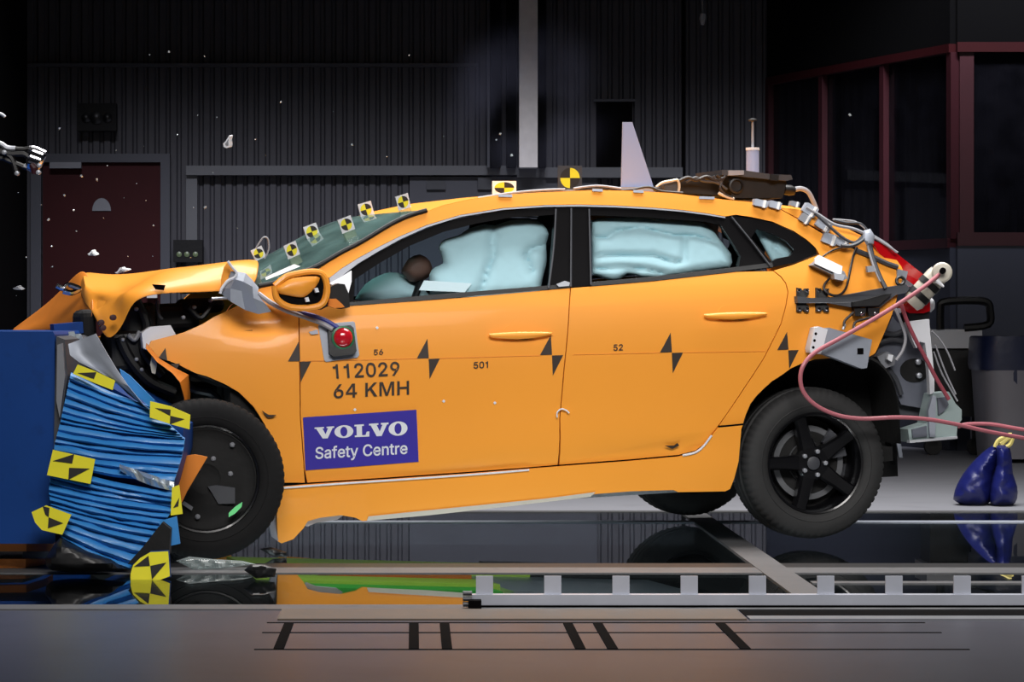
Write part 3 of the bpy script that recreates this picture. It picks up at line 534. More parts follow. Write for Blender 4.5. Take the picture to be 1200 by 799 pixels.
# ------------------------------------------------------------------ deformable barrier
YB = -1.3
ba = thing('deformable_barrier', 'blue crash barrier block with crumpled blue honeycomb at the left edge', 'barrier', W(-150, 655, YB + .6))
sbox('anchor_block', MB().bx(-5.2, -2.2, -1.6, 2.2, 0, 1.4), 'dgrey', ba, label='dark mass the blue block is fixed to')
obj('block', MB().prism([W(-240, 388, YB), W(62, 388.5, YB), W(64, 392, YB), W(65, 634, YB), W(62, 637, YB), W(-240, 637, YB)], (0, 1.25, 0)), 'bblue', ba, smooth=0)
sbox('backing_plate', MB().prism([W(66, 394, YB - .02), W(76, 398, YB - .02), W(79, 440, YB - .02), W(68, 520, YB - .02), W(62, 590, YB - .02), W(64, 470, YB - .02)], (0, 1.1, 0)), 'dgrey', ba)
obj('backing_angle', MB().prism([W(67, 404, YB - .05), W(73, 402, YB - .05), W(76, 440, YB - .05), W(70, 490, YB - .05), W(66, 470, YB - .05)], (0, .05, 0)), 'grey', ba)
core = obj('crush_block', MB().prism([W(x, y, YB - .0) for x, y in ((84, 440), (132, 455), (178, 480), (215, 500), (214, 530), (204, 568), (196, 590), (186, 612), (152, 664), (72, 628), (60, 600), (60, 565), (66, 515))], (0, .9, 0)), 'bblue', ba, label='crumpled honeycomb of blue sheet')
def fold(L0, R0, L1, R1, y0, seed):
    rd = random.Random(seed); n = 9; rows = [[], [], [], []]
    amp = .010
    for k in range(n):
        t = k/(n - 1); yy = y0 - .045 - .02*math.sin(t*3.1) + rd.uniform(-amp, amp)*.8
        tx, ty = L0[0] + (R0[0]-L0[0])*t, L0[1] + (R0[1]-L0[1])*t + rd.uniform(-.6, .6); bx_, by = L1[0] + (R1[0]-L1[0])*t, L1[1] + (R1[1]-L1[1])*t + rd.uniform(-.6, .6)
        sag = 3.0*math.sin(t*math.pi)
        for j, (w, o) in enumerate(((-.08, .016), (.28, -.003), (.68, -.008), (1.0, .012))):
            rows[j].append(W(tx + (bx_-tx)*w, ty + (by-ty)*w + sag, yy + o + rd.uniform(-.004, .004)))
    return MB().grid(rows, (0, .03, 0))
def poly_at(pl, t):
    n = len(pl) - 1; k = min(n - 1, int(t*n)); f = t*n - k
    return (pl[k][0] + (pl[k+1][0]-pl[k][0])*f, pl[k][1] + (pl[k+1][1]-pl[k][1])*f)
rdm = random.Random(3)
for Lp, Rp, n, y0 in (([(83, 437), (76, 470), (70, 497), (63, 524), (63, 545)], [(176, 476), (206, 505), (217, 515), (212, 540), (203, 566)], 13, YB - .01),
                      ([(60, 545), (57, 575), (60, 597), (72, 630)], [(205, 578), (200, 600), (184, 628), (152, 668)], 12, YB - .03)):
    ts = [0]
    for k in range(n): ts.append(ts[-1] + rdm.uniform(.6, 1.4))
    ts = [t/ts[-1] for t in ts]
    for k in range(n):
        obj('folded_strip', fold(poly_at(Lp, ts[k]), poly_at(Rp, ts[k]), poly_at(Lp, ts[k+1]), poly_at(Rp, ts[k+1]), y0 + rdm.uniform(-.012, .006), k*7 + n), 'hblue', core, smooth=50)
# silver crumpled foil in the split
mb = MB(); rows = [[], [], []]
for k in range(13):
    t = k/12; xx = 140 + 64*t; yy = 546 + 24*t
    for j, dy in enumerate((-2 - 3*t, 1 + rdm.uniform(-1, 1), 5 + 4*math.sin(t*3.1))):
        rows[j].append(W(xx, yy + dy, YB - .085 - .02*rdm.random() - (.015 if j == 1 else 0)))
obj('torn_foil', mb.grid(rows, (0, .008, 0)), 'foil', core, smooth=0)
# silver top plate and blue wing
rows = []
for (x0, y0), (x1, y1), d in (((80, 403), (112, 391), 0), ((82, 416), (124, 412), -.03), ((92, 424), (136, 432), -.02), ((112, 434), (150, 452), -.05), ((134, 446), (168, 474), -.03), ((150, 462), (180, 484), -.02)):
    rows.append([W(x0 + (x1-x0)*t, y0 + (y1-y0)*t, YB - .06 + d + .02*math.sin(t*5)) for t in (0, .25, .5, .75, 1)])
obj('top_plate', MB().grid(rows, (0, .02, 0)), 'alum', ba, smooth=60, label='bent silver cover plate on the honeycomb')
obj('wing_sheet', MB().prism([W(140, 432, YB - .06), W(152, 440, YB - .07), W(181, 469, YB - .09), W(177, 478, YB - .08), W(146, 452, YB - .07)], (0, .02, 0)), 'hblue', ba)
obj('hanging_tab', MB().prism([W(*q, YB - .13) for q in ((186, 611), (207, 605), (211, 637), (193, 641))], (0, .02, 0)), 'hblue', ba)
def sticker(poly, tris, Y, m='yellow', tilt=0.0, **k):
    o = obj('target_sticker', MB().prism([W(x, y, Y + tilt*(x - poly[0][0])*.001) for x, y in poly], (0, .006, 0)), m, ba, smooth=0, **k)
    for t in tris:
        obj('black_triangle', MB().prism([W(x, y, Y - .0025 + tilt*(x - poly[0][0])*.001) for x, y in t], (0, .002, 0)), 'mblack', o, smooth=0)
YS = YB - .135
sticker([(85.5, 438), (91, 427), (112, 435), (135, 446), (132, 457), (109, 448)], [[(91, 437), (113, 436), (110, 444)]], YS + .03)
sticker([(176, 470), (200, 476), (223, 486), (222, 503), (200, 497), (175.5, 489)], [[(182, 478), (200, 480), (199.5, 487)], [(199.5, 487), (216, 491), (199, 497)]], YS + .01)
sticker([(62, 527), (111.5, 538), (106, 567), (55, 556.6)], [[(62, 540), (87, 532), (84.5, 543)], [(81, 548), (105, 549), (80, 562)]], YS)
sticker([(37, 600), (54, 592), (83.6, 603), (73, 626.5), (49, 621), (41, 612)], [[(50, 593), (58, 595), (57, 606), (53, 603)], [(57, 606), (74, 613), (56, 619)]], YS - .01, label='yellow sticker half torn off and folded')
sticker([(201.6, 571), (210, 568), (214, 602), (200, 604)], [[(203, 595), (210, 583), (209, 593)]], YS)
sticker([(153, 672), (156, 662), (164, 654), (176, 647), (197, 646), (199, 675), (186, 680), (173, 684), (153, 683)], [[(157, 664), (174, 651), (175.6, 663)], [(176, 663), (195, 659), (178, 679)]], -1.62, label='yellow sticker on a flap hanging to the floor')
obj('flap', MB().prism([W(x, y, -1.60) for x, y in ((154, 668), (176, 646), (198, 645), (200, 676), (173, 685), (154, 684))], (0, .02, 0)), 'bblue', ba)
obj('flap_stem', MB().prism([W(x, y, -1.50) for x, y in ((150, 660), (168, 640), (190, 612), (200, 620), (198, 650), (176, 660))], (0, .1, 0)), 'liner', ba)

obj('torn_trim_lump', MB().add(*(lambda m_: (m_.v, m_.f))(pillow([(70, 630), (62, 640), (53, 654), (54, 663), (60, 668), (84, 671), (112, 670), (128, 669), (148, 667), (130, 655), (100, 645)], lambda x, y, t: W(x, y, -1.45 - t), .12, 10, step=6))), 'black', label='black crumpled rubber trim lying under the blue honeycomb', cat='rubber trim')
bc = thing('bumper_cover', 'orange bumper cover with grey grille band lying under the blue block', 'bumper', W(0, 668, -1.15))
def bump_rows(ys, Y0, xe):
    out = []
    for py in ys:
        row = []
        for t in (0, .3, .6, .85, .95, 1.0): row.append(W(-140 + (xe + 140)*t, py, Y0 + (0.25*max(0, (t - .8)/.2)**2)))
        out.append(row)
    return out
obj('cover_skin', MB().grid(bump_rows((637, 641, 646), -1.12, 61) , (0, .03, 0)), 'paint_in', bc)
obj('cover_skin', MB().grid(bump_rows((655, 661, 668), -1.16, 60), (0, .05, 0)), 'paint_in', bc)
obj('grille_band', MB().grid(bump_rows((645, 650, 656), -1.05, 56), (0, .03, 0)), 'panelg', bc)
obj('bumper_fragment', MB().prism([W(x, y, -1.0) for x, y in cr([(214, 535), (228, 532.6), (243, 535.6)], 2) + [(229.6, 558), (219, 576), (212, 591), (207, 600), (204, 575), (207, 556)]], (0, .02, 0)), 'paint_in', label='torn orange bumper fragment wedged beside the front wheel', cat='bumper')
# ------------------------------------------------------------------ the car
car = thing('car', 'orange five-door hatchback with crushed nose and side stickers hitting the blue barrier', 'car', CARM.translation, ROT)
RM[car.name] = CARM
def pprism(name, poly, b, th, m, parent, label=None, smooth=30, **k):
    bs = b if isinstance(b, (list, tuple)) else [b]*len(poly)
    return obj(name, MB().prism([C(x, y, q) for (x, y), q in zip(poly, bs)], BV*th), m, parent, label=label, smooth=smooth, **k)
def sprism(name, poly, off, th, m, parent, label=None, smooth=30, **k):
    return obj(name, MB().prism([CS(x, y, off) for x, y in poly], BV*th), m, parent, label=label, smooth=smooth, **k)
def stube(name, pts, r, m, parent, off=0.0, n=4, label=None, seg=8, **k):
    return obj(name, MB().tube([CS(x, y, off) for x, y in cr(pts, n)], r, seg), m, parent, label=label, **k)

chrome_up = [(386, 326), (400, 315), (420, 302.5), (445, 289), (470, 276.5), (500, 264), (540, 252), (590, 244), (640, 240.5), (680, 240), (720, 241), (765, 243.5), (800, 246.5), (830, 250.5), (850, 254)]
chrome_lo = [(388, 335), (403, 321.5), (420, 308.5), (445, 293.5), (470, 279.8), (500, 266.4), (540, 254), (590, 245.8), (640, 242.2), (680, 241.8), (720, 242.8), (765, 245.2), (800, 248.2), (830, 252.2), (850, 255.5)]
roof_edge = [(500, 247.5), (521, 240), (552, 233), (598, 228), (652, 224.5), (700, 222.5), (745, 223.5), (787, 226), (820, 230), (852, 234), (884, 237), (912, 243.5)]
apil = [(372, 316), (385, 306.5), (400, 297), (423, 285), (440, 275), (458, 264), (480, 254)]
rdoor_back = [(906, 317), (915, 324), (921, 332), (923.5, 342), (921, 358), (915, 380), (895, 420), (882, 440), (870, 458), (858, 476), (842, 499)]
side_frame = chrome_up + [(862, 252), (880, 254.5), (905, 260), (930, 271), (945, 281), (955, 290), (960, 298), (930, 310)] + rdoor_back + \
    [(871, 497), (874, 487), (880, 473), (887, 464), (895, 456), (905, 447), (916, 440), (927, 432), (940, 426), (955, 421.5), (985, 419), (1018, 419), (1026, 414), (1036, 392), (1046, 368), (1053, 345), (1059, 323), (1053, 316), (1010, 296), (967, 275), (940, 259)] + roof_edge[::-1] + apil[::-1] + [(374, 322)]
front_door = [(351, 423), (350.5, 390), (350.5, 372), (360, 356), (374, 344), (392, 346), (404, 358.5), (450, 355), (500, 351.5), (550, 347.5), (600, 343), (668.5, 337), (667, 360), (661, 432), (656, 489), (654, 545), (607, 549), (560, 552.5), (460, 559.5), (360, 566), (356.5, 550), (352, 490)]
rear_door = [(668.5, 337), (720, 333), (767, 329), (815, 323.5), (863, 318)] + rdoor_back + [(838, 504), (833, 510), (825, 521), (815, 528.5), (795, 533.5), (740, 538.5), (655, 545), (656, 489), (661, 432), (667, 360)]
sill = [(323, 570.5), (360, 567), (460, 560.5), (560, 553.5), (654, 546), (740, 539.5), (795, 534.5), (815, 529.5), (825, 522), (833, 511), (838, 505), (842, 500), (871, 498), (869, 503), (866, 540), (861, 560), (856, 573), (850, 576), (795, 577), (790, 574.5), (740, 576), (700, 579), (650, 586), (590, 592), (500, 601), (460, 607), (425, 611), (417, 607), (400, 604), (375, 607), (361, 611), (356, 619), (344, 632), (330, 637), (325, 634)]
fender = [(304, 338), (322, 329), (345, 322), (372, 315), (384, 329), (374, 344), (360, 356), (350.5, 372), (350.5, 390), (351, 423), (352, 490), (356.5, 550), (358, 566), (330, 566), (327.6, 558), (325, 540), (320, 520), (310, 497.7), (297.6, 477.6), (280, 460), (262.6, 450), (242.5, 441.4), (230, 438), (210, 428), (200, 424), (186, 419), (173, 407.5), (178, 399), (203, 392.6), (216, 389), (237, 379.5), (251, 371), (271, 362), (292, 350)]
dc = SL(302, 378)
def fdent(a, c):
    d2 = ((a - dc.x)/.11)**2 + ((c - dc.z)/.05)**2
    e = max(0, -2.2 - a)
    return 0.035*math.exp(-d2) + 0.05*e*e
for mir in (False, True):
    panel('body_side', side_frame, 'paint', car, gap=.5, mirror=mir)
    fd = panel('front_door', front_door, 'paint', car, gap=.6, mirror=mir, step=.06)
    rd = panel('rear_door', rear_door, 'paint', car, gap=.6, mirror=mir, step=.06)
    sl = panel('sill', sill, 'paint', car, gap=.4, off=.008, mirror=mir)
    fe = panel('front_fender', fender, 'paint', car, gap=.6, mirror=mir, dent=fdent, step=.05)
    if not mir: near_fd, near_rd, near_sill, near_fe = fd, rd, sl, fe
    panel('window_trim', chrome_up + chrome_lo[::-1], 'alu', car, off=.004, th=.012, mirror=mir, label='bright trim strip above the side windows')
    panel('front_window', [(411, 357), (413, 324), (445, 303), (480, 284), (520, 269), (560, 259), (600, 252.5), (652, 249), (645, 337), (560, 344), (500, 350)], 'glass', car, off=-.012, th=.004, mirror=mir)
    panel('rear_window', [(692, 334), (692, 249), (765, 252), (828, 257), (845, 263), (866, 300), (862, 316), (767, 327)], 'glass', car, off=-.012, th=.004, mirror=mir)
    panel('quarter_window', [(878, 260), (912, 271), (942, 290), (936, 304), (903, 309)], 'glass', car, off=-.012, th=.004, mirror=mir)
    panel('window_frame', [(408, 318), (420, 309.5), (445, 295), (470, 281.5), (500, 268), (540, 255.5), (590, 247.3), (652, 243.5), (652, 251.5), (600, 254.5), (560, 261.5), (520, 271.5), (480, 288), (445, 308), (416, 327), (414, 357), (404, 358), (403, 340)], 'gblack', car, off=-.004, th=.02, mirror=mir)
    panel('b_pillar', [(652, 243), (692, 243), (693, 334.5), (669, 336.5), (642, 339), (645, 330)], 'gblack', car, off=-.002, th=.03, mirror=mir)
    panel('window_seal', [(404, 358.5), (500, 351.5), (600, 343), (668, 337), (668, 332.5), (600, 338), (500, 346), (411, 354)], 'black', car, off=.002, th=.02, mirror=mir)
    panel('window_seal', [(692, 335.3), (767, 329), (863, 318), (906, 312.8), (905, 307.5), (862, 313), (767, 324), (692, 330.5)], 'black', car, off=.002, th=.02, mirror=mir)
    panel('window_frame', [(692, 243.2), (765, 246.5), (830, 253), (850, 256), (846, 264), (828, 260), (765, 255), (692, 252)], 'gblack', car, off=-.004, th=.02, mirror=mir)
    panel('c_pillar', [(832, 254), (860, 253.5), (905, 308), (905, 314), (862, 319), (866, 312), (868, 300), (858, 283), (845, 264)], 'gblack', car, off=-.003, th=.03, mirror=mir)
    panel('window_frame', [(858, 253), (880, 255.5), (905, 261), (930, 272), (945, 282), (956, 291), (957, 297.5), (930, 308), (905, 313), (902, 308), (910, 303), (926, 300), (931, 293), (922, 283), (911, 276.5), (887, 268), (903, 308)][:16] + [(880, 279)], 'gblack', car, off=-.003, th=.02, mirror=mir)
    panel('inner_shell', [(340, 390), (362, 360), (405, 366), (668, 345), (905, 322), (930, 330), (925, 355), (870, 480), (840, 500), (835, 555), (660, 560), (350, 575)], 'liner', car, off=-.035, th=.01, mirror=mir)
# grey edges on the pillars
for pts in ([(651.5, 245), (649, 290), (643, 338)], [(690.5, 245), (692.5, 334)], [(857, 254), (880, 282), (902, 311)], [(669.5, 244), (669, 336)]):
    stube('pillar_edge', pts, .004, 'dgrey', car, off=.004, seg=6)
sprism('window_chip', [(652, 333), (662, 329), (668, 331), (667, 335), (655, 336)], .006, .004, 'alu', car)

# roof, windscreen, bonnet, tailgate
def across(pts, n, bulge, crown):
    rows = []
    for i, (x, y) in enumerate(pts):
        L = SL(x, y, 0); f = i/(len(pts) - 1); row = []
        bu = bulge[0] + (bulge[1] - bulge[0])*f; cn = crown[0] + (crown[1] - crown[0])*f
        for k in range(n):
            s = -1 + 2*k/(n - 1); q = 1 - s*s
            row.append(CARM @ V((L.x - bu*q, -L.y*s, L.z + cn*q)))
        rows.append(row)
    return rows
obj('roof', MB().grid(across(roof_edge, 15, (.14, -.05), (.0, .025)), -CV*.02), 'paint', car)
obj('headliner', MB().grid(across([(x, y + 9) for x, y in roof_edge], 9, (.10, 0), (.02, .03)), -CV*.01), 'dgrey', car)
ws = [(306, 336), (325, 330), (345, 321.5), (372, 311), (400, 294.5), (423, 282), (458, 261), (480, 251), (498, 246)]
obj('windscreen', MB().grid(across(ws, 15, (.17, .14), (-.01, .0)), -CV*.006), 'wglass', car)
stube('windscreen_seal', [(303, 335), (325, 330.5), (345, 322.5), (372, 311.5), (400, 295.5), (423, 283.5), (458, 262.5), (480, 252.5), (500, 246.5)], .010, 'black', car, off=.004)
sprism('wiper_cover', [(311, 325), (330, 316), (345, 309.5), (352, 312), (330, 321), (312, 328)], -.03, .004, 'paper', car, label='white strip at the foot of the windscreen')

hrows = [
    [(262, 340.5, -.82), (292, 328, -.80), (310, 309, -.76)],
]
near = [(300, 336, -.82), (262, 340, -.83), (225, 341, -.84), (190, 342, -.85), (165, 346, -.85), (154, 356, -.84), (147, 373, -.82), (139, 388, -.80), (127, 397.5, -.78)]
mid_ = [(303, 319, -.79), (265, 325, -.80), (228, 329, -.82), (192, 332, -.82), (164, 338, -.82), (148, 348, -.80), (136, 360, -.78), (126, 374, -.74), (118, 384, -.7)]
ridge = [(306, 304, -.72), (262, 308.5, -.72), (225, 313.5, -.70), (193, 318.5, -.68), (166, 328, -.68), (146, 338, -.66), (128, 346, -.58), (113, 352, -.50), (104, 368, -.50)]
cen = [(300, 302.5, -.3), (262, 307, -.25), (225, 312, -.25), (193, 317, -.25), (164, 326, -.3), (141, 333, -.32), (122, 335, -.34), (106, 336, -.38), (100, 354, -.42)]
far_ = [(290, 305, .25), (255, 309, .3), (222, 312, .25), (190, 314.5, .2), (160, 317, .15), (135, 318.5, .1), (112, 316, .0), (96, 314.5, -.1), (93, 335, -.2)]
farr = [(282, 309, .68), (248, 314, .7), (216, 318, .7), (185, 321, .7), (156, 324, .7), (130, 326, .6), (106, 324, .5), (90, 320, .35), (84, 340, .3)]
g = [[C(*q) for q in r_] for r_ in (near, mid_, ridge, cen, far_, farr)]
rj = random.Random(5)
for i_, r_ in enumerate(g):
    for j_ in range(3, 9):
        if 0 < i_ < 4: r_[j_] += V((rj.uniform(-.022, .022), rj.uniform(-.03, .03), rj.uniform(-.018, .018)))
hood = obj('bonnet', MB().grid(g, -CV*.012), 'paint', car, smooth=60, label='buckled orange bonnet')
ca = hood.data.attributes.new('crease_edge', 'FLOAT', 'EDGE')
for e in hood.data.edges:
    r0, c0, r1, c1 = e.vertices[0]//9, e.vertices[0] % 9, e.vertices[1]//9, e.vertices[1] % 9
    if (r0 == r1 and r0 in (2, 3)) or (c0 == c1 and c0 in (5, 7) and 0 < min(r0, r1) < 4): ca.data[e.index].value = .75
sd = hood.modifiers.new('smooth', 'SUBSURF'); sd.levels = sd.render_levels = 2
slab = [[C(*q) for q in r_] for r_ in (
    [(97, 315.5, -.05), (104, 326, -.2), (107, 345, -.42), (108, 362, -.5), (104, 380, -.52)],
    [(88, 320, .0), (92, 332, -.15), (96, 348, -.3), (98, 362, -.36), (97, 379, -.36)],
    [(76, 333, .1), (80, 345, -.05), (82, 357, -.2), (82, 368, -.25), (80, 382, -.25)],
    [(58, 352, .25), (60, 359, .1), (62, 367, .0), (62, 375, -.05), (60, 387, -.1)],
    [(36, 369, .4), (38, 373, .3), (40, 378, .2), (40, 383, .12), (40, 390, .1)],
    [(10, 388, .55), (12, 389, .5), (14, 390, .4), (16, 391, .35), (18, 393, .3)])]
sl_ = obj('bonnet_front', MB().grid(slab, AV*.012), 'paint_in', car, smooth=50, label='bonnet nose folded down over the barrier')
sd = sl_.modifiers.new('smooth', 'SUBSURF'); sd.levels = sd.render_levels = 2
em = obj('badge', MB().tube([C(x, y, -.34) for x, y in cr([(66, 335), (74, 338), (80, 334), (88, 336), (93, 339), (84, 343), (74, 341)], 4)], .012, 8), 'chrome', car)
pprism('bonnet_hole', [(179, 333), (194, 334), (192, 340), (183, 339)], -.868, .02, 'slotm', car, smooth=0)
for q in ((119, 378), (133, 372), (121, 384)):
    obj('torn_hole', MB().lathe(C(*q, -.86), -BV, [(.012, -.03), (.012, .004), (.002, .005)], 10), 'dred', car)
pprism('tow_tab', [(63, 380), (97, 377), (98, 390), (64, 394)], -.55, .12, 'bblue', car)
for q in ((84, 392, 'foil'), (92, 395, 'foil'), (78, 396, 'steel')):
    pprism('torn_clip', [(q[0] - 4, q[1] - 3), (q[0] + 3, q[1] - 4), (q[0] + 5, q[1] + 2), (q[0] - 2, q[1] + 4)], -.95, .03, q[2], car, smooth=0)
hatch_edge = [(912, 243), (947, 247), (985, 264), (1020, 281), (1042, 292), (1056, 312), (1060, 322)]
obj('tailgate', MB().grid(across(hatch_edge, 9, (-.02, -.22), (.05, 0)), -AV*.02), 'paint', car)
panel('tailgate_flank', [(913, 244), (947, 247), (985, 264), (1020, 281), (1042, 292), (1058, 316), (1054, 315), (1010, 294), (967, 273)], 'paint', car, gap=.6)
panel('tailgate_seam', [(905, 241), (947, 256), (985, 275), (1030, 296), (1060, 312), (1060, 322), (1010, 300), (960, 277), (912, 248)], 'liner', car, off=-.02, th=.01)
pan = pprism('tail_light', [(1020, 281), (1032, 284), (1042, 290), (1056, 301), (1083, 322), (1085, 332), (1074, 336), (1060, 326), (1046, 311), (1030, 296)], [-.76]*10, .12, 'red', car, label='broken red upper tail light')
pprism('tail_light', [(1056, 361), (1066, 353), (1080, 349), (1090, 353), (1090, 364), (1082, 367), (1066, 367)], -.78, .12, 'red', car, label='broken red lower tail light')
pprism('light_bracket', [(1052, 315), (1064, 318), (1062, 327), (1051, 324)], -.80, .02, 'alum', car)

# underbody, arches, cabin
def lbox(a0, a1, b0, b1, c0, c1):
    return MB().box(CARM @ V(((a0+a1)/2, (b0+b1)/2, (c0+c1)/2)), AV*((a1-a0)/2), BV*((b1-b0)/2), CV*((c1-c0)/2))
obj('floor_pan', lbox(-2.35, .34, -.74, .74, .25, .30), 'dgrey', car, smooth=0)
aF, aR = CL(345, 600, -.8).x, CL(700, 580, -.8).x
sc0, sc1 = SL(480, 603), SL(690, 583)
cb = min(sc0.z, sc1.z) - .002

for b0, b1, a0, a1, m, l, dz in ((-.72, -.66, aF, CL(520, 600, -.8).x, 'white', 'pale underbody rail', .03), (-.60, -.40, aF - .0, aR - .35, 'green', 'green painted underbody rail', .012), (-.38, -.12, aF + .1, aR - .3, 'lime', 'lime painted underbody rail', .0), (-.1, .15, aF + .3, aR - .35, 'uorange', 'orange painted tunnel', -.015), (.2, .7, aF, aR, 'lime', 'lime painted floor section', -.012)):
    obj('underbody_rail', lbox(a0, a1, b0, b1, cb + dz, .26), m, car, smooth=0, label=l)
obj('heat_shield', lbox(aR - .3, aR + .55, -.6, .2, cb + .01, .26), 'foil', car, smooth=0)
obj('fuel_tank', lbox(aR - .1, aR + .7, .22, .7, .18, .27), 'black', car, smooth=0)
obj('engine_bay', lbox(-2.94, -2.30, -.46, .72, .22, .80), 'liner', car, smooth=0)
obj('bulkhead', lbox(-2.46, -2.36, -.84, .80, .25, .98), 'liner', car, smooth=0)
for px, py, w, h, b, m in ((104, 382, 9, 20, -.50, 'liner'), (200, 372, 34, 18, -.62, 'black'), (165, 380, 20, 26, -.64, 'black'), (240, 358, 24, 10, -.66, 'liner'), (150, 412, 22, 26, -.66, 'black'), (172, 440, 30, 24, -.64, 'liner'), (200, 470, 24, 40, -.6, 'black'), (250, 480, 26, 34, -.55, 'liner')):
    p0, p1 = CL(px - w, py + h, b), CL(px + w, py - h, b)
    mb = lbox(p0.x, p1.x, b, b + .25, p0.z, p1.z); o = obj('engine_part', mb, m, car, smooth=0)
    bv = o.modifiers.new('bevel', 'BEVEL'); bv.width = .03; bv.segments = 3
for pts, r, m in (([(160, 352), (172, 380), (168, 410), (190, 440)], .018, 'black'), ([(184, 352), (186, 368), (190, 374)], .007, 'dgrey'), ([(215, 440), (225, 455), (250, 462), (262, 480)], .016, 'dgrey'), ([(140, 395), (152, 420), (175, 446), (205, 460)], .022, 'black'), ([(222, 360), (236, 372), (252, 352)], .012, 'black'), ([(280, 500), (300, 520), (310, 560)], .015, 'liner'), ([(215, 500), (235, 520), (225, 548)], .02, 'liner'), ([(150, 392), (158, 398), (164, 388)], .010, 'grey')):
    obj('engine_hose', MB().tube([C(x, y, -.68) for x, y in cr(pts, 5)], r, 8), m, car)
for px, py in ((160, 362), (144, 398), (160, 421), (166, 433), (215, 372), (228, 360), (247, 352), (188, 470), (250, 478), (306, 545), (281, 527)):
    obj('engine_bolt', MB().lathe(C(px, py, -.70), -BV, [(.008, -.02), (.008, .004), (.003, .008)], 8), 'alu', car)
pprism('headlamp_housing', [(166, 390), (176, 383), (200, 381), (206, 392), (190, 398), (180, 400), (178, 412), (168, 408)], -.80, .05, 'white', car, label='torn white lamp housing behind the fender tip')
pprism('wiring_loop', [(178, 417), (182, 418), (184, 428), (182, 438), (178, 437), (176, 427)], -.86, .006, 'beige', car)
# folded fender lip
obj('fender_lip', MB().grid([[C(x, y, b) for x, y, b in r_] for r_ in ([(172, 402, -.86), (187, 420, -.87), (205, 431, -.87), (221, 439, -.86), (223, 462, -.84), (223, 485, -.82)], [(171, 408, -.90), (184, 424, -.92), (202, 437, -.93), (211, 448, -.92), (216, 466, -.90), (217, 484, -.86)])], BV*.012), 'paint_in', car, label='folded edge of the torn fender')
for mir in (1, -1):
    # wheel arches: dark wells
    for pts, ends in (([(871, 505), (874, 487), (882, 471), (897, 454), (918, 439), (940, 427), (985, 420), (1020, 421), (1042, 440), (1052, 470), (1056, 520)], None), ([(232, 440), (262, 451), (281, 461), (298, 478), (311, 499), (320, 521), (325, 541), (327, 562)], None)):
        rows = []
        for bb in (-.86, -.74, -.5):
            rows.append([CARM @ V((p.x, (bb if mir == 1 else -bb), p.z)) for p in [CL(x, y, -.86) for x, y in cr(pts, 3)]])
        obj('arch_liner', MB().grid(rows, CV*.012), 'liner', car)
obj('rear_well', lbox(CL(860, 500, -.56).x, CL(1050, 500, -.56).x, -.56, .56, .22, CL(950, 420, -.86).z + .02), 'liner', car, smooth=0)
obj('cabin_floor', lbox(-2.3, .40, -.74, .74, .3, .36), 'liner', car, smooth=0)
obj('dashboard', lbox(-2.25, -1.85, -.66, .66, .62, 1.0), 'dgrey', car)
obj('steering_wheel', MB().tube([CARM @ V((-1.62 + .08*math.sin(t), -.36 + .18*math.cos(t), 1.06 + .17*math.sin(t))) for t in [2*math.pi*k/24 for k in range(25)]], .015, 8), 'black', car)
for a, b in ((-1.05, -.36), (-1.05, .36), (-.2, -.36), (-.2, .36)):
    mb = MB().grid([[CARM @ V((a - .12 + x_, b + w, z_)) for w in (-.24, -.2, 0, .2, .24)] for x_, z_ in ((-.42, .52), (-.05, .5), (.04, .6), (.18, 1.12), (.22, 1.2))], -AV*.0 + CV*.08 + AV*.05)
    obj('seat', mb, 'dgrey', car, smooth=60)
    obj('headrest', MB().lathe(CARM @ V((a + .13, b, 1.25)), CV, [(.05, 0), (.11, .03), (.12, .1), (.08, .16)], 14), 'dgrey', car)

# airbags seen through the glass
def bagfn(d):
    return lambda x, y, t: CS(x, y, -d + t)
curtain = cr([(504, 345), (503, 322), (510, 313), (519, 308.5), (516.5, 297), (514, 290), (520, 281), (538, 275.5), (549, 268), (568, 262.5), (580, 264), (598, 258), (621, 256.5), (636, 262.5), (643, 274), (640, 286), (641, 305), (637, 322), (632, 345)], 2) + [(600, 350), (550, 352)]
obj('curtain_airbag', pillow(curtain, bagfn(.14), .07, 19, seams=[[(579, 262), (577, 282), (578, 300), (571, 318), (562, 345)], [(640, 286), (622, 292), (616, 300), (624, 318)]], step=3.0, wob=.012), 'airbag', car, smooth=70)
rcur = [(693, 259), (700, 256), (713, 255), (750, 255), (767, 256.6), (800, 258), (824, 261), (836, 270), (844, 281), (857, 297.6), (858, 308), (855, 314), (810, 320), (776, 325), (752, 325.5), (744, 322), (735, 321), (727, 327), (718, 329), (705, 325), (694, 321)]
obj('curtain_airbag', pillow(rcur, bagfn(.10), .055, 13, seams=[[(692, 278), (713, 278), (723, 270), (750, 266), (771, 271), (791, 276), (815, 276), (840, 284)], [(693, 301), (730, 299), (767, 300), (785, 306)], [(802, 277), (802, 305), (792, 308)], [(694, 315), (730, 313), (755, 315), (775, 320)]], step=2.6, wob=.012), 'airbag', car, smooth=70)
obj('quarter_airbag', pillow([(880, 262), (900, 265), (920, 275), (934, 292), (930, 304), (905, 308), (895, 290)], bagfn(.10), .03, 9, seams=[[(905, 262), (908, 290), (925, 305)]], step=3), 'airbag', car, smooth=70)
obj('driver_airbag', pillow(cr([(416, 350), (428, 333), (444, 323), (458, 319), (474, 322), (490, 332), (502, 345), (500, 356), (450, 362)], 2), lambda x, y, t: C(x, y, -.42 - t), .12, 22, step=5), 'airbag', car, smooth=70)
obj('brown_pad', pillow(cr([(470, 318), (478, 304), (492, 298), (504, 306), (506, 320), (494, 330), (480, 330)], 2), lambda x, y, t: C(x, y, -.5 - t), .07, 12, step=4), 'dummy', car, smooth=70)
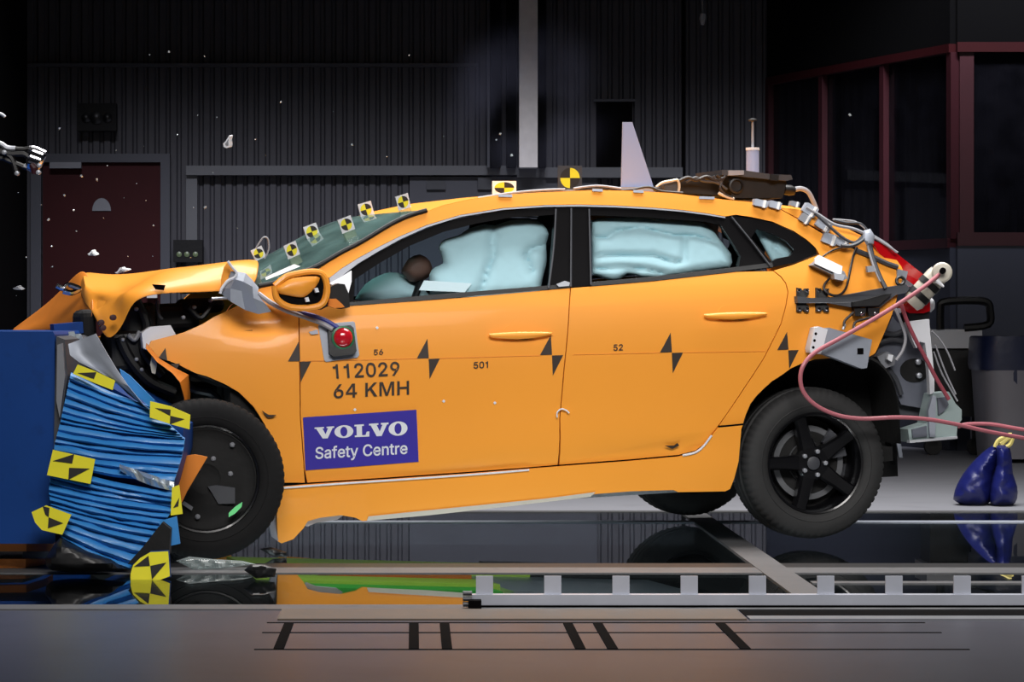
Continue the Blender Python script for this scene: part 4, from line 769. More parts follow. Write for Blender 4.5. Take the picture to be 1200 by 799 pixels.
obj('painted_reflection', MB().prism([CS(x, y, -.055) for x, y in ((497, 328.5), (553, 332), (544.6, 342.5), (491, 340))], BV*.003), 'paper', car, smooth=0, label='white card standing in for a reflection in the front window')  # white card added inside the glass to paint a window reflection

# wheels
def wheel(cw, ax, spin, label=None, cover=False):
    ax = V(ax).normalized(); up = (V((0, 0, 1)) - ax*ax.z).normalized(); w = up.cross(ax)   # w points to the picture's right for a wheel facing the viewer
    def P(r, an, h): return cw + ax*h + (w*math.cos(an) + up*math.sin(an))*r
    rim = obj('wheel', MB().lathe(cw, ax, [(.216, .094), (.210, .101), (.203, .098), (.198, .085), (.190, .03), (.186, -.085), (.196, -.09), (.205, .07)], 64, close=True), 'rim', car, label=label)
    tr_ = [(.208, -.085), (.214, -.10), (.235, -.108), (.262, -.112), (.292, -.104), (.309, -.088), (.316, -.06), (.310, -.045), (.310, -.04), (.317, -.035), (.317, -.008), (.310, -.004), (.310, .004), (.317, .008), (.317, .035), (.310, .04), (.310, .045), (.316, .06), (.309, .088), (.292, .104), (.262, .112), (.246, .1105), (.243, .113), (.240, .1105), (.235, .110), (.214, .10), (.208, .085)]
    def md(j, k): return -.006 if (j in (5, 6, 17, 18) and k % 4 < 1) else 0
    obj('tyre', MB().lathe(cw, ax, tr_, 256, mod=md, close=True), 'rubber' if not cover else 'shaderub', rim, smooth=45)
    if cover:
        obj('wheel_cover', MB().lathe(cw, ax, [(.206, .06), (.206, .088), (.196, .092), (.186, .082), (.15, .078), (.12, .088), (.06, .09), (.05, .082), (.003, .08)], 48), 'liner', rim, smooth=40)  # closed wheel disc, near black to paint in the shade on this wheel
        for r_, an in ((.05, 2.2), (.085, 1.2), (.10, .2), (.10, 3.0), (.13, 2.5), (.16, 4.0), (.15, 4.5), (.17, .9)):
            obj('wheel_bolt', MB().lathe(P(r_, an, .08), ax, [(.010, 0), (.010, .014), (.005, .018)], 10), 'grey', rim)
        o = MB().prism([P(.12, -2.35, .095), P(.12, -2.0, .095), P(.135, -2.0, .095), P(.135, -2.35, .095)], -ax*.01)
        obj('weight_strip', o, 'grey', rim)
        o = MB().prism([P(.03, -1.3, .10), P(.11, -1.1, .098), P(.15, -.7, .096), (P(.12, -.3, .096)), P(.05, -.5, .10)], -ax*.01)
        obj('vent_hole', o, 'dgrey', rim)
        return rim
    for i in range(5):
        an = spin + i*2*math.pi/5
        def Q(r, s, h): return cw + ax*h + (w*math.cos(an) + up*math.sin(an))*r + (-w*math.sin(an) + up*math.cos(an))*s
        rows = []
        for r, hw, h in ((.03, .036, .068), (.07, .035, .074), (.12, .029, .078), (.17, .027, .084), (.203, .030, .088)):
            rows.append([Q(r, -hw, h - .012), Q(r, -hw*.72, h), Q(r, 0, h + .001), Q(r, hw*.72, h), Q(r, hw, h - .012)])
        obj('spoke', MB().grid(rows, -ax*.03), 'rim', rim, smooth=25)
        obj('wheel_bolt', MB().lathe(P(.051, an + .63, .06), ax, [(.0095, 0), (.0095, .026), (.006, .029)], 10), 'alu', rim)
    obj('hub', MB().lathe(cw, ax, [(.074, .03), (.074, .066), (.066, .074), (.034, .075), (.030, .070), (.012, .069)], 32), 'rim', rim)
    obj('center_cap', MB().lathe(cw, ax, [(.028, .06), (.028, .076), (.02, .079), (.004, .08)], 24), 'dgrey', rim)
    obj('brake_disc', MB().lathe(cw, ax, [(.156, -.012), (.156, .012), (.132, .012), (.132, .006), (.09, .006), (.085, .03), (.07, .03)], 48), 'disc', rim)
    cal = MB(); rows = []
    for an in [math.radians(d) for d in (10, 22, 34, 46, 58)]:
        rows.append([P(.10, an, -.01), P(.10, an, .04), P(.165, an, .04), P(.175, an, -.01)])
    obj('caliper', cal.grid(rows, -ax*.02), 'dgrey', rim)
    obj('well_plate', MB().lathe(cw, ax, [(.188, -.05), (.188, -.03)], 32), 'liner', rim)
    obj('disc_shield', MB().lathe(cw, ax, [(.131, .0), (.131, .010), (.088, .010), (.086, .031), (.03, .031)], 40), 'liner', rim)
    return rim
wheel(CARM @ V((0, -.77, .317)), -BV, R(180))
wheel(CARM @ V((0, .77, .317)), BV, R(20))
fwc = W(238, 562, -.70)
fw = wheel(V((fwc.x, -.70, .319)), V((.18, -1, .04)), R(75), label='front wheel pushed askew, coloured darker for shade', cover=True)
obj('green_marker', MB().prism([W(x, y, -.82) for x, y in ((268, 601), (275, 594), (284, 588), (283, 594), (275, 602), (268, 606))], (0, .01, 0)), 'greenlit', fw, smooth=0)
wheel(CARM @ V((-2.6, .80, .33)), BV, R(40))

# mirror
mir = obj('wing_mirror', pillow(cr([(321, 334), (335, 323), (350, 319.5), (365, 317), (378, 319), (385, 332), (384.5, 347), (376, 360), (354, 363), (336, 360.5), (323, 350), (321, 334)], 3)[:-1], lambda x, y, t: C(x, y, -.98 - min(t, .012)), -.1, 18, step=5, back=.9), 'paint', car, smooth=60, label='orange wing mirror housing broken open')
obj('mirror_rim', MB().tube([C(x, y, -1.0) for x, y in cr([(322, 335), (335, 324.5), (350, 320.5), (365, 318.5), (377, 320.5), (383, 332), (382.5, 347), (375, 358), (354, 361), (336, 358.5), (324, 349), (322, 335)], 3)], .013, 8), 'paint', mir)
pprism('mirror_cavity', cr([(325, 336), (337, 327), (352, 323), (366, 321), (375, 323), (379, 333), (378, 346), (372, 354.5), (354, 357.5), (337, 355.5), (326.5, 347), (325, 336)], 3)[:-1], -1.002, .01, 'gblack', mir)
obj('mirror_cap', pillow(cr([(323, 338), (337, 327.5), (350, 324.5), (366, 323.5), (375, 325.5), (370, 336), (360, 346), (352, 348.5), (336, 346), (326, 343.5), (323, 338)], 2)[:-1], lambda x, y, t: C(x, y, -1.008 - t), .02, 14, step=5), 'paint', mir, smooth=60)
for q in ((360, 351), (371, 340)):
    pprism('mirror_clip', [(q[0] - 2.5, q[1] - 2), (q[0] + 1.5, q[1] - 3), (q[0] + 3, q[1] + 2), (q[0] - 1, q[1] + 3)], -1.03, .02, 'white', mir, smooth=0)
pprism('mirror_stalk', [(384, 338), (396, 332), (404, 333), (409, 345), (410, 360), (400, 362), (386, 358), (376, 363), (374, 357), (384, 350)], -.93, .05, 'black', mir)
pprism('stalk_cover', [(386, 350), (394, 350), (402, 357), (404, 360), (392, 361), (385, 358)], -.95, .02, 'paint_in', mir)
sprism('sail_panel', [(386, 332), (399, 325), (412, 317), (412, 330), (408, 345), (400, 340), (394, 336)], .012, .01, 'white', car, label='torn white triangle at the mirror foot')
# torn sheet in front of the mirror
obj('torn_sheet', MB().grid([[C(x, y, b) for x, y, b in r_] for r_ in ([(271, 318, -.93), (278, 318, -.93), (288, 320, -.95), (295, 327, -.96), (303, 337, -.96)], [(268, 325, -.90), (275, 327, -.96), (285, 330, -1.0), (296, 336, -.97), (302, 345, -.99)], [(260, 337, -.92), (270, 338, -.97), (283, 341, -.95), (297, 349, -1.0), (310, 355, -.98)], [(259, 344, -.93), (270, 353, -.95), (287, 363, -.97), (303, 368, -.96), (318, 365, -.98)])], BV*.008), 'alum', car, smooth=20, label='torn pale metal sheet curling off the fender')
pprism('torn_curl', [(259, 339), (260, 324), (263, 313), (268, 306), (273, 313), (278, 320), (270, 328)], -.90, .01, 'paint', car)
obj('torn_edge', MB().tube([C(x, y, -.95) for x, y in cr([(267, 306), (273, 314), (277, 319), (275, 325), (267, 329), (260, 338), (258, 344)], 3)], .006, 6), 'white', car)
obj('broken_rod', MB().tube([C(248, 350, -.95), C(272, 349, -.93)], .006, 6), 'alu', car)
# sill ends and lower splitter scraps
pprism('jacking_plate', [(316, 598), (324, 590), (326, 634), (318, 628), (315, 615)], -.80, .02, 'alum', car)
pprism('sill_foam', [(358, 613), (366, 606), (384, 604), (396, 601), (402, 604), (395, 609), (372, 612), (360, 617)], -.80, .03, 'white', car)
stube('sill_rubbing_strip', [(326, 572), (400, 566.5), (460, 562.5), (560, 555.5), (620, 550.5)], .004, 'white', car, off=.013)
sprism('sill_scrape', [(430, 610), (500, 604), (590, 594), (692, 582), (698, 576.5), (640, 584), (560, 592), (480, 600), (432, 605)], .012, .004, 'beige', car)
stube('door_edge_chip', [(800, 533.5), (815, 530), (825, 522), (834, 510)], .0045, 'white', car, off=.012)
stube('shut_line', [(842, 500), (858, 498.5), (871, 497)], .004, 'slotm', car, off=.006, seg=6)

# door handles
for par, cx, cy in ((near_fd, 608, 392.5), (near_rd, 860, 369.5)):
    sh = [(x + cx - 608, y + cy - 392.5) for x, y in ((573, 391), (590, 389.5), (615, 388.5), (645, 389), (646, 392), (630, 395.5), (608, 397.5), (585, 396.5), (575, 395))]
    hd = obj('door_handle', pillow(cr(sh + [sh[0]], 2)[:-1], lambda x, y, t: CS(x, y, .018 + t), .011, 4, step=3, back=.4), 'paint', par, smooth=60)
    dish = [(cx - 4 + 15*math.cos(t*math.pi/8), cy - 3 - 10*math.sin(t*math.pi/8)) for t in range(9)]
    sprism('handle_recess', dish, .002, .004, 'paint', par)
    sprism('handle_shadow_gap', [(cx - 18, cy + 4), (cx + 8, cy + 5.5), (cx + 18, cy + 3.5), (cx + 8, cy + 2.5), (cx - 16, cy + 2)], .004, .004, 'decal', par)

# decals on the doors
for n_, (x, y), par in ((0, (351.5, 423.5), near_fe), (1, (502.5, 420), near_fd), (2, (647, 416), near_fd), (3, (787.5, 413), near_rd), (4, (924, 410), car)):
    s = 1.0 if n_ < 4 else .92
    sprism('target_decal', [(x - 1.5, y - 23*s), (x - 14*s, y), (x, y - .5)], .003, .002, 'decal', par, smooth=0)
    sprism('target_decal', [(x, y + .5), (x + 13*s, y), (x + 1, y + 24*s)], .003, .002, 'decal', par, smooth=0)
for t in ([(186, 419), (194, 407.5), (196, 422.5)], [(199.5, 426), (211, 426), (207, 432)]):
    sprism('target_decal', t, .004 - .01, .002, 'decal', near_fe, smooth=0)
letters('numeral', '112029', [(389.5, 426.5), (468, 423.5), (468.5, 440), (391, 444)], 'decal', near_fd)
letters('letter', '64 KMH', [(391, 450.5), (479.5, 446), (479.5, 462.5), (391, 467)], 'decal', near_fd)
letters('small_numeral', '56', [(438, 409.5), (449, 409), (449, 415.5), (438, 416)], 'decal', near_fd)
letters('small_numeral', '501', [(555, 424), (572, 423), (572, 431), (555, 432)], 'decal', near_fd)
letters('small_numeral', '52', [(719, 403.5), (730, 403), (730, 410.5), (719, 411)], 'decal', near_rd)
st = panel('maker_sticker', [(355, 489), (400, 486), (445, 483), (488, 480), (490.5, 541), (445, 544.5), (400, 548), (358, 551)], 'navy', near_fd, off=.003, th=.002, label='dark blue sticker with white lettering')
def ell(cx, cy, rx, ry, n=36): return [(cx + rx*math.cos(2*math.pi*k/n), cy + ry*math.sin(2*math.pi*k/n)) for k in range(n)]
VOLVO_PARTS = []
def gpoly(p, dx):
    q = [V((x + dx, y, 0)) for x, y in p]
    VOLVO_PARTS.append(([(v.x, v.y) for v in q], [tuple(t) for t in tessellate_polygon([q])]))
def gring(cx, cy, rx, ry, ix, iy):
    n = 40
    VOLVO_PARTS.append((ell(cx, cy, rx, ry, n) + ell(cx, cy, ix, iy, n), [(i, (i+1) % n, n + (i+1) % n, n + i) for i in range(n)]))
VV = [(0, 1), (.56, 1), (.56, .87), (.46, .87), (.63, .36), (.80, .87), (.71, .87), (.71, 1), (1.16, 1), (1.16, .87), (1.07, .87), (.74, 0), (.44, 0), (.10, .87), (0, .87)]
LL = [(0, 1), (.56, 1), (.56, .87), (.44, .87), (.44, .13), (.64, .13), (.72, .40), (.88, .40), (.86, 0), (0, 0), (0, .13), (.12, .13), (.12, .87), (0, .87)]
gpoly(VV, 0); gring(1.72, .5, .56, .53, .21, .40); gpoly(LL, 2.36); gpoly(VV, 3.22); gring(4.94, .5, .56, .53, .21, .40)
SQ = [(368.5, 500.5), (477.5, 493), (477.5, 510), (369.5, 514.5)]
def bilin(q, u, w):
    return tuple((q[3][k] + (q[2][k]-q[3][k])*u)*(1 - w) + (q[0][k] + (q[1][k]-q[0][k])*u)*w for k in (0, 1))
k0 = 0
for part, nv in VOLVO_PARTS:
    obj('sticker_letter', MB().add([CS(*bilin(SQ, x/5.5, (y + .03)/1.06), .0055) for x, y in part], nv), 'white', near_fd, smooth=0)
letters('sticker_letter', 'Safety Centre', [(369.5, 523.5), (477.5, 517.5), (477.5, 535.5), (369.5, 541.5)], 'white', near_fd, off=.0055)
for (x, y) in ((580, 472), (442, 384), (416, 480), (520, 470)):
    sprism('paint_chip', [(x - 2, y), (x, y - 2), (x + 2, y), (x, y + 2)], .004, .003, 'white', near_fd, smooth=0)
obj('tape_scrap', MB().tube([CS(x, y, .012) for x, y in cr([(653, 489), (653, 483), (658, 479), (664, 481), (667, 484)], 3)], .003, 6), 'white', near_fd)
for q in (((307, 481), (315, 486), (324, 486), (319, 489), (313, 489)), ((779, 522), (790, 522), (794, 519), (796, 522), (788, 526))):
    sprism('paint_scratch', q, .012, .004, 'decal', car, smooth=0)
stube('scribe_line', [(353, 423.2), (420, 421.8), (490, 420)], 0.0007, 'paint_in', near_fd, off=.003, seg=5)
stube('scribe_line', [(516, 419.8), (580, 418), (634, 416.5)], 0.0007, 'paint_in', near_fd, off=.003, seg=5)
stube('scribe_line', [(672, 415.5), (730, 414.3), (774, 413.3)], 0.0007, 'paint_in', near_rd, off=.003, seg=5)
stube('scribe_line', [(801, 413), (850, 412.3), (898, 411.5)], 0.0007, 'paint_in', near_rd, off=.003, seg=5)
# ------------------------------------------------------------------ things fixed to the car or held by it
def on_car(name, label, cat, px, py, b=None, group=None, off=0.0):
    p = CS(px, py, off) if b is None else C(px, py, b)
    return thing(name, label, cat, p, ROT, group)
def target(cx, cy, w, h, rot, b, label, style='windscreen', base=True):
    t = on_car('target_marker', label, 'target marker', cx, cy + h/2, b, 'photo target markers on the car')
    c_, s_ = math.cos(R(rot)), math.sin(R(rot))
    def q(u, v, d=0): return C(cx + (u*c_ - v*s_)*w/2, cy + (u*s_ + v*c_)*h/2, b - d)
    obj('card', MB().prism([q(-1, -1), q(1, -1), q(1, 1), q(-1, 1)], BV*.004), 'white' if style == 'windscreen' else ('dgrey' if style == 'dark' else 'paper'), t, smooth=0)
    for k in range(4):
        pts = [q(0, 0, .001)] + [q(.82*math.cos(R(90*k + 90*j/8)), .82*math.sin(R(90*k + 90*j/8)), .001) for j in range(9)]
        obj('target_quadrant', MB().prism(pts, BV*.001), 'yellow' if (k % 2 == (1 if style == 'dark' else 0)) else 'mblack', t, smooth=0)
    if base:
        o = obj('acrylic_foot', MB().prism([q(-.75, 1.0), q(.85, 1.0), q(1.0, 2.1), q(-.7, 2.2)], BV*.03), 'clear', t, smooth=0)
    return t
target(342, 293, 15, 17, -22, -.62, 'square target on the windscreen edge above the mirror, lowest with an acrylic foot')
target(406, 263, 16, 17, -20, -.60, 'small square target halfway up the windscreen edge on an acrylic foot')
target(472.5, 236.5, 15, 17, -15, -.56, 'small square target at the top of the windscreen edge on an acrylic foot')
target(303, 297, 14, 14, -25, -.12, 'small square target half hidden behind the rear edge of the bonnet', base=False)
target(365.5, 271.5, 16, 17, -20, -.10, 'small white target card standing near the middle of the windscreen behind the lowest acrylic foot', base=False)
target(429, 245.5, 16, 17, -16, -.20, 'small white target card standing high on the far windscreen edge', base=False)
target(591, 220, 28, 16, 0, -.30, 'white half hidden target card standing on the middle of the roof', style='white', base=False)
rt = target(668, 208.5, 28, 29, 0, -.52, 'large round yellow and black target on dark card above the middle pillar', style='dark', base=False)
obj('foot', MB().prism([C(x, y, -.53) for x, y in ((664, 222), (673, 222), (680, 227), (674, 231), (664, 230), (659, 226))], BV*.03), 'alu', rt)
ws_ = on_car('loose_wire', 'thin pale wire curling up at the bonnet corner', 'wire', 312, 303, -.3)
obj('strand', MB().tube([C(x, y, -.3) for x, y in cr([(310, 303), (315, 292), (314, 280), (309, 278), (304, 284), (300, 291)], 4)], .004, 6), 'cable', ws_)

fn = on_car('roof_fin', 'white tapered fin plate standing upright on the roof', 'fin plate', 747, 223, -.25)
obj('plate', MB().prism([C(x, y, -.25) for x, y in ((730, 143), (741, 143), (767, 222), (766, 226), (728, 226), (728, 222))], BV*.008), 'fin', fn, smooth=0)
obj('foot', MB().prism([C(x, y, -.27) for x, y in ((727, 219), (768, 219), (768, 226), (727, 226))], BV*.06), 'alum', fn, smooth=0)
cs = on_car('instrument_case', 'black hard instrument case with open lid strapped on the roof above the rear window', 'case', 886, 233, -.3)
o = obj('case_body', MB().prism([C(x, y, -.35) for x, y in ((853, 206), (862, 202), (918, 207), (922, 214), (917, 232), (858, 232))], BV*.3), 'black', cs)
obj('case_lid', MB().prism([C(x, y, -.38) for x, y in ((846, 199), (868, 199), (904, 204), (927, 205), (929, 210), (922, 212), (860, 206), (846, 205))], BV*.34), 'dgrey', cs)
obj('latch', MB().prism([C(x, y, -.39) for x, y in ((903, 204), (913, 205), (912, 212), (903, 211))], BV*.02), 'black', cs)
obj('light_panel', MB().prism([C(x, y, -.36) for x, y in ((851, 200), (869, 200), (869, 205), (851, 206))], -BV*.03), 'alum', cs, smooth=0)
obj('lens_port', MB().lathe(C(862, 218, -.35), -BV, [(.034, -.01), (.034, .012), (.026, .014), (.024, .003), (.003, .002)], 20), 'black', cs)
obj('cable_gland', MB().tube([C(919, 222, -.25), C(926, 223, -.25), C(931, 224, -.25)], [.022, .024, .018], 12), 'black', cs)
hs = on_car('grey_conduit', 'grey bent conduit leaving the roof case towards the tailgate', 'conduit', 955, 255, -.25)
obj('pipe', MB().tube([C(x, y, -.25) for x, y in cr([(928, 223), (938, 221), (947, 225), (953, 236), (957, 246)], 5)], .011, 8), 'cable', hs)
an = on_car('antenna', 'white cylinder antenna with thin rod standing behind the roof case', 'antenna', 882, 203, .15)
obj('sleeve', MB().cyl(C(882, 206, .15), C(882, 174, .15), .029, .029, 20), 'fin', an)
obj('cap_ring', MB().cyl(C(882, 176, .15), C(882, 173, .15), .031, .031, 20), 'white', an)
obj('rod', MB().cyl(C(882, 174, .15), C(882, 141, .15), .006, .005, 8), 'cable', an)
obj('tip', MB().lathe(C(882, 142, .15), CV, [(.02, 0), (.022, .006), (.008, .014)], 12), 'black', an)
lg = on_car('data_logger', 'low black data logger box with cables on the roof behind the white fin', 'logger', 820, 230, -.3)
obj('logger_case', MB().prism([C(x, y, -.32) for x, y in ((796, 213), (800, 210), (838, 212), (844, 216), (843, 229), (796, 226))], BV*.22), 'black', lg)
obj('grey_cover', MB().prism([C(x, y, -.36) for x, y in ((778, 216), (794, 212), (796, 224), (780, 224))], BV*.1), 'dgrey', lg)
for pts, r_, m in (([(769, 219), (776, 214), (786, 212), (794, 211), (796, 218), (795, 225)], .006, 'beige'), ([(796, 212), (806, 208), (816, 211), (828, 207), (838, 211), (848, 209)], .008, 'kcable'), ([(804, 213), (815, 208), (824, 212), (840, 214), (852, 222)], .006, 'dgrey'), ([(840, 205), (846, 212), (844, 220), (850, 228), (858, 232)], .007, 'kcable'), ([(766, 222), (772, 221), (776, 226), (770, 230)], .010, 'kcable'), ([(842, 226), (850, 230), (860, 233)], .007, 'beige'), ([(836, 206), (842, 214), (850, 206)], .006, 'dgrey')):
    obj('logger_cable', MB().tube([C(x, y, -.38) for x, y in cr(pts, 4)], r_, 6), m, lg)
rw = on_car('roof_wire_bundle', 'flat bundle of thin grey wires taped along the roof edge', 'wires', 700, 222, -.5)
for pts, m in (([(672, 221), (690, 218.5), (705, 218), (728, 221)], 'cable'), ([(560, 232), (600, 226), (640, 222.5), (662, 222)], 'cable'), ([(680, 223), (700, 219.5), (722, 223), (744, 222)], 'kcable'), ([(742, 222), (760, 219), (775, 224), (800, 226)], 'kcable')):
    obj('wire', MB().tube([C(x, y, -.56) for x, y in cr(pts, 4)], .0055, 6), m, rw)
for (x, y, w_) in ((592, 228.5, 8), (700, 222, 6), (828, 231, 9), (748, 223.5, 6)):
    obj('tape_patch', MB().prism([CS(x - w_, y - 1, .004), CS(x + w_, y - .5, .004), CS(x + w_, y + 2.5, .004), CS(x - w_, y + 2, .004)], -BV*.004), 'alum', rw, smooth=0)

conn = [(892, 238, 16, 8, 12, 'first silver connector by the roof case at the top of the tailgate gap'), (909, 240, 14, 8, 14, 'second silver connector down the tailgate gap'),
        (932, 239, 10, 6, 15, 'small silver clip on the tailgate top near the conduit'), (950, 246, 16, 12, 32, 'long silver connector where the grey conduit ends'),
        (944, 256, 12, 10, 32, 'square silver connector just below the conduit end'), (966, 263, 18, 12, 32, 'silver connector halfway down the tailgate edge'),
        (973, 280, 17, 12, 20, 'silver block over the white sensor box'), (988, 284, 14, 10, 20, 'silver plug at the start of the black wire loop')]
for x, y, w_, h_, r_, lab in conn:
    t = on_car('cable_connector', 'grey metal ' + lab, 'connector', x, y, None, 'cable connectors down the tailgate', off=.005)
    c_, s_ = math.cos(R(r_)), math.sin(R(r_))
    def q(u, v, o): return CS(x + u*w_/2*c_ - v*h_/2*s_, y + u*w_/2*s_ + v*h_/2*c_, o)
    obj('housing', MB().prism([q(-1, -.9, .02), q(-.8, -1, .02), q(.8, -1, .02), q(1, -.9, .02), q(1, .9, .02), q(.8, 1, .02), q(-.8, 1, .02), q(-1, .9, .02)], BV*.03), 'alum' if w_ > 13 else 'grey', t)
    obj('collar', MB().prism([q(.35, -1.12, .026), q(.7, -1.12, .026), q(.7, 1.12, .026), q(.35, 1.12, .026)], BV*.03), 'steel', t)
tc_ = on_car('tailgate_cables', 'tangle of grey and black cables down the tailgate edge', 'cables', 1015, 275, None, off=.03)
for pts, r_, m in (([(945, 243), (960, 252), (978, 263), (1000, 268), (1014, 274)], .007, 'cable'), ([(978, 258), (992, 261), (1008, 262), (1018, 272)], .006, 'dgrey'), ([(976, 257), (990, 258), (1003, 260), (1014, 268), (1020, 276)], .004, 'cable'), ([(955, 250), (975, 268), (990, 280), (1002, 284), (1012, 276)], .007, 'dgrey'), ([(1014, 274), (1010, 282), (998, 288), (986, 288)], .009, 'dgrey'), ([(1018, 272), (1020, 290), (1024, 306), (1030, 322), (1038, 338)], .010, 'dgrey'), ([(1016, 276), (1018, 292), (1024, 312), (1032, 330)], .006, 'cable'), ([(1020, 276), (1034, 284), (1052, 296)], .005, 'cable'), ([(1022, 275), (1040, 286), (1050, 296)], .004, 'alu')):
    obj('cable_run', MB().tube([CS(x, y, .045) for x, y in cr(pts, 4)], r_, 6), m, tc_)
obj('cable_knot', pillow([(1012, 270), (1020, 268), (1025, 276), (1024, 286), (1016, 288), (1011, 280)], lambda x, y, t: CS(x, y, .05 + t), .02, 6, step=3), 'alum', tc_)
obj('clip', MB().prism([CS(x, y, .03) for x, y in ((1014, 312), (1026, 311), (1027, 318), (1015, 319))], -BV*.02), 'grey', tc_)
tl = on_car('taped_strip', 'dark rubber strip lying along the tailgate gap', 'strip', 1040, 310, None, off=.01)
obj('strip', MB().tube([CS(x, y, .012) for x, y in ((1002, 293), (1020, 300), (1040, 309), (1052, 313))], .011, 6), 'dgrey', tl)

sb = on_car('sensor_box', 'small white topped sensor box screwed to the rear quarter below the side window', 'sensor box', 968, 328, None, off=.02)
obj('box_base', MB().prism([CS(x, y, .0) for x, y in ((947, 311), (955, 305), (984, 318), (988, 326), (980, 330), (970, 322))], -BV*.05), 'grey', sb)
obj('box_lid', MB().prism([CS(x, y, .055) for x, y in ((954, 303), (959, 299), (986, 312), (985, 321), (980, 321), (954, 309))], -BV*.012), 'white', sb)
obj('connector_stub', MB().prism([CS(x, y, .03) for x, y in ((973, 320), (986, 322), (984, 329), (974, 327))], -BV*.04), 'alu', sb)
wl = on_car('wire_loop', 'thin black wire hanging in a loop on the rear quarter', 'wire', 985, 346, None, off=.03)
obj('wire', MB().tube([CS(x, y, .03) for x, y in cr([(972, 326), (966, 334), (967, 341), (976, 346), (985, 345), (992, 336), (996, 318), (1000, 300), (1004, 290)], 4)], .0055, 6), 'kcable', wl)
obj('wire', MB().tube([CS(x, y, .02) for x, y in cr([(962, 302), (974, 294), (986, 290), (1000, 286)], 4)], .004, 6), 'kcable', wl)

br = on_car('tow_bracket', 'black steel bracket with bolted cross plates on the rear quarter', 'bracket', 1000, 360, None, off=.01)
for x0 in (941, 964):
    w_ = 7 if x0 < 950 else 7.5
    pts = [(x0 - w_, 337), (x0 - 2, 338), (x0, 341), (x0 + 2, 338), (x0 + w_, 338), (x0 + w_, 345), (x0 + 4, 348), (x0 + 4, 356), (x0 + w_, 359), (x0 + w_, 366), (x0 + 2, 365.5), (x0, 362), (x0 - 2, 365.5), (x0 - w_, 365)]
    pl = obj('cross_plate', MB().prism([CS(x, y, .014) for x, y in pts], BV*.012), 'black', br, smooth=0)
    for dx, y in ((-4.5, 340.5), (4.5, 340.5), (-4.5, 362), (4.5, 362)):
        obj('bolt', MB().lathe(CS(x0 + dx, y, .014), -BV, [(.008, -.005), (.008, .005), (.004, .008)], 10), 'chrome', pl)
obj('bar', MB().prism([CS(x, y, .035) for x, y in ((934, 347), (950, 349), (970, 348.5), (977, 348), (1008, 342.5), (1037, 337), (1062, 333), (1066, 338), (1062, 343), (1050, 345.5), (1040, 353), (1032, 360), (998, 360), (970, 355), (935, 355))], BV*.035), 'dgrey', br)
obj('bar_flange', MB().prism([CS(x, y, .06) for x, y in ((1000, 354), (1018, 350), (1036, 345), (1046, 344), (1030, 358), (1000, 359))], BV*.03), 'black', br)
obj('eye', MB().tube([CS(1055 + 4.5*math.cos(t), 329 + 4.5*math.sin(t), .03) for t in [2*math.pi*k/16 for k in range(17)]], .007, 8), 'black', br)
for x in (1008, 1024):
    b_ = obj('buckle', MB().prism([CS(x + u, 366 + v, .04) for u, v in ((-7, -6), (7, -5), (6, 5), (-6, 4))], BV*.03), 'black', br)
    obj('buckle_pin', MB().lathe(CS(x + 2, 368, .044), -BV, [(.009, 0), (.009, .006), (.003, .008)], 10), 'chrome', b_)
wb = on_car('white_plate_box', 'flat grey box with perforated white end bolted above the rear wheel arch', 'box', 985, 425, None, off=.03)
obj('box_body', MB().prism([CS(x, y, .05) for x, y in ((966, 385), (972, 384), (1022, 398), (1021, 404), (1016, 431), (1010, 432), (966, 415), (962, 412))], BV*.05), 'alum', wb)
en = obj('end_block', MB().prism([CS(x, y, .06) for x, y in ((955, 384), (960, 382.5), (970, 386), (966, 402), (962, 415), (950, 413), (949, 409))], BV*.055), 'white', wb)
for x, y in ((956, 391), (954.5, 399), (953, 407)):
    obj('end_hole', MB().lathe(CS(x, y, .06), -BV, [(.006, -.004), (.006, .001), (.001, .0015)], 10), 'slotm', en)
obj('grey_window', MB().prism([CS(x, y, .052) for x, y in ((1005, 408), (1012, 408), (1012, 415), (1005, 415))], BV*.004), 'slotm', wb, smooth=0)
for pts, m in (([(989, 384), (990, 376), (996, 370), (1000, 366)], 'kcable'), ([(1000, 388), (1002, 378), (1012, 374), (1020, 372)], 'kcable'), ([(988, 386), (990, 380)], 'alu'), ([(1000, 390), (1001, 382)], 'alu')):
    obj('box_cable', MB().tube([CS(x, y, .05) for x, y in cr(pts, 4)], .006, 6), m, wb)

gc = on_car('gas_cylinder', 'pale cylinder held by black straps behind the tail light', 'cylinder', 1082, 345, -.86)
p0, p1 = C(1071, 353, -.84), C(1100, 321, -.88); dr = (p1 - p0).normalized()
obj('cylinder_body', MB().tube([p0 - dr*.02, p0, p1 - dr*.015, p1], [.036, .046, .046, .043], 24), 'beige', gc)
obj('end_face', MB().lathe(p1, dr, [(.043, -.002), (.043, .004), (.018, .006), (.018, -.0), (.003, -.001)], 24), 'alum', gc)
obj('end_disc', MB().lathe(C(1104, 319, -.93), (-.1, -1, .05), [(.043, -.03), (.043, .0), (.036, .006), (.014, .008), (.003, .008)], 24), 'beige', gc)
obj('valve', MB().lathe(C(1105, 317, -.97), (-.1, -1, .05), [(.013, -.03), (.013, .004), (.003, .005)], 12), 'slotm', gc)
for f in (.22, .62):
    a = p0 + (p1 - p0)*f
    obj('strap', MB().cyl(a - dr*.014, a + dr*.014, .0495, .0495, 24), 'black', gc)
obj('spigot', MB().tube([C(1098, 329, -.93), C(1106, 336, -.95)], [.012, .004], 8), 'white', gc)
ho = thing('air_hose', 'long pink hose looping from the pale cylinder past the rear wheel', 'hose', C(1010, 492, -.95), ROT)
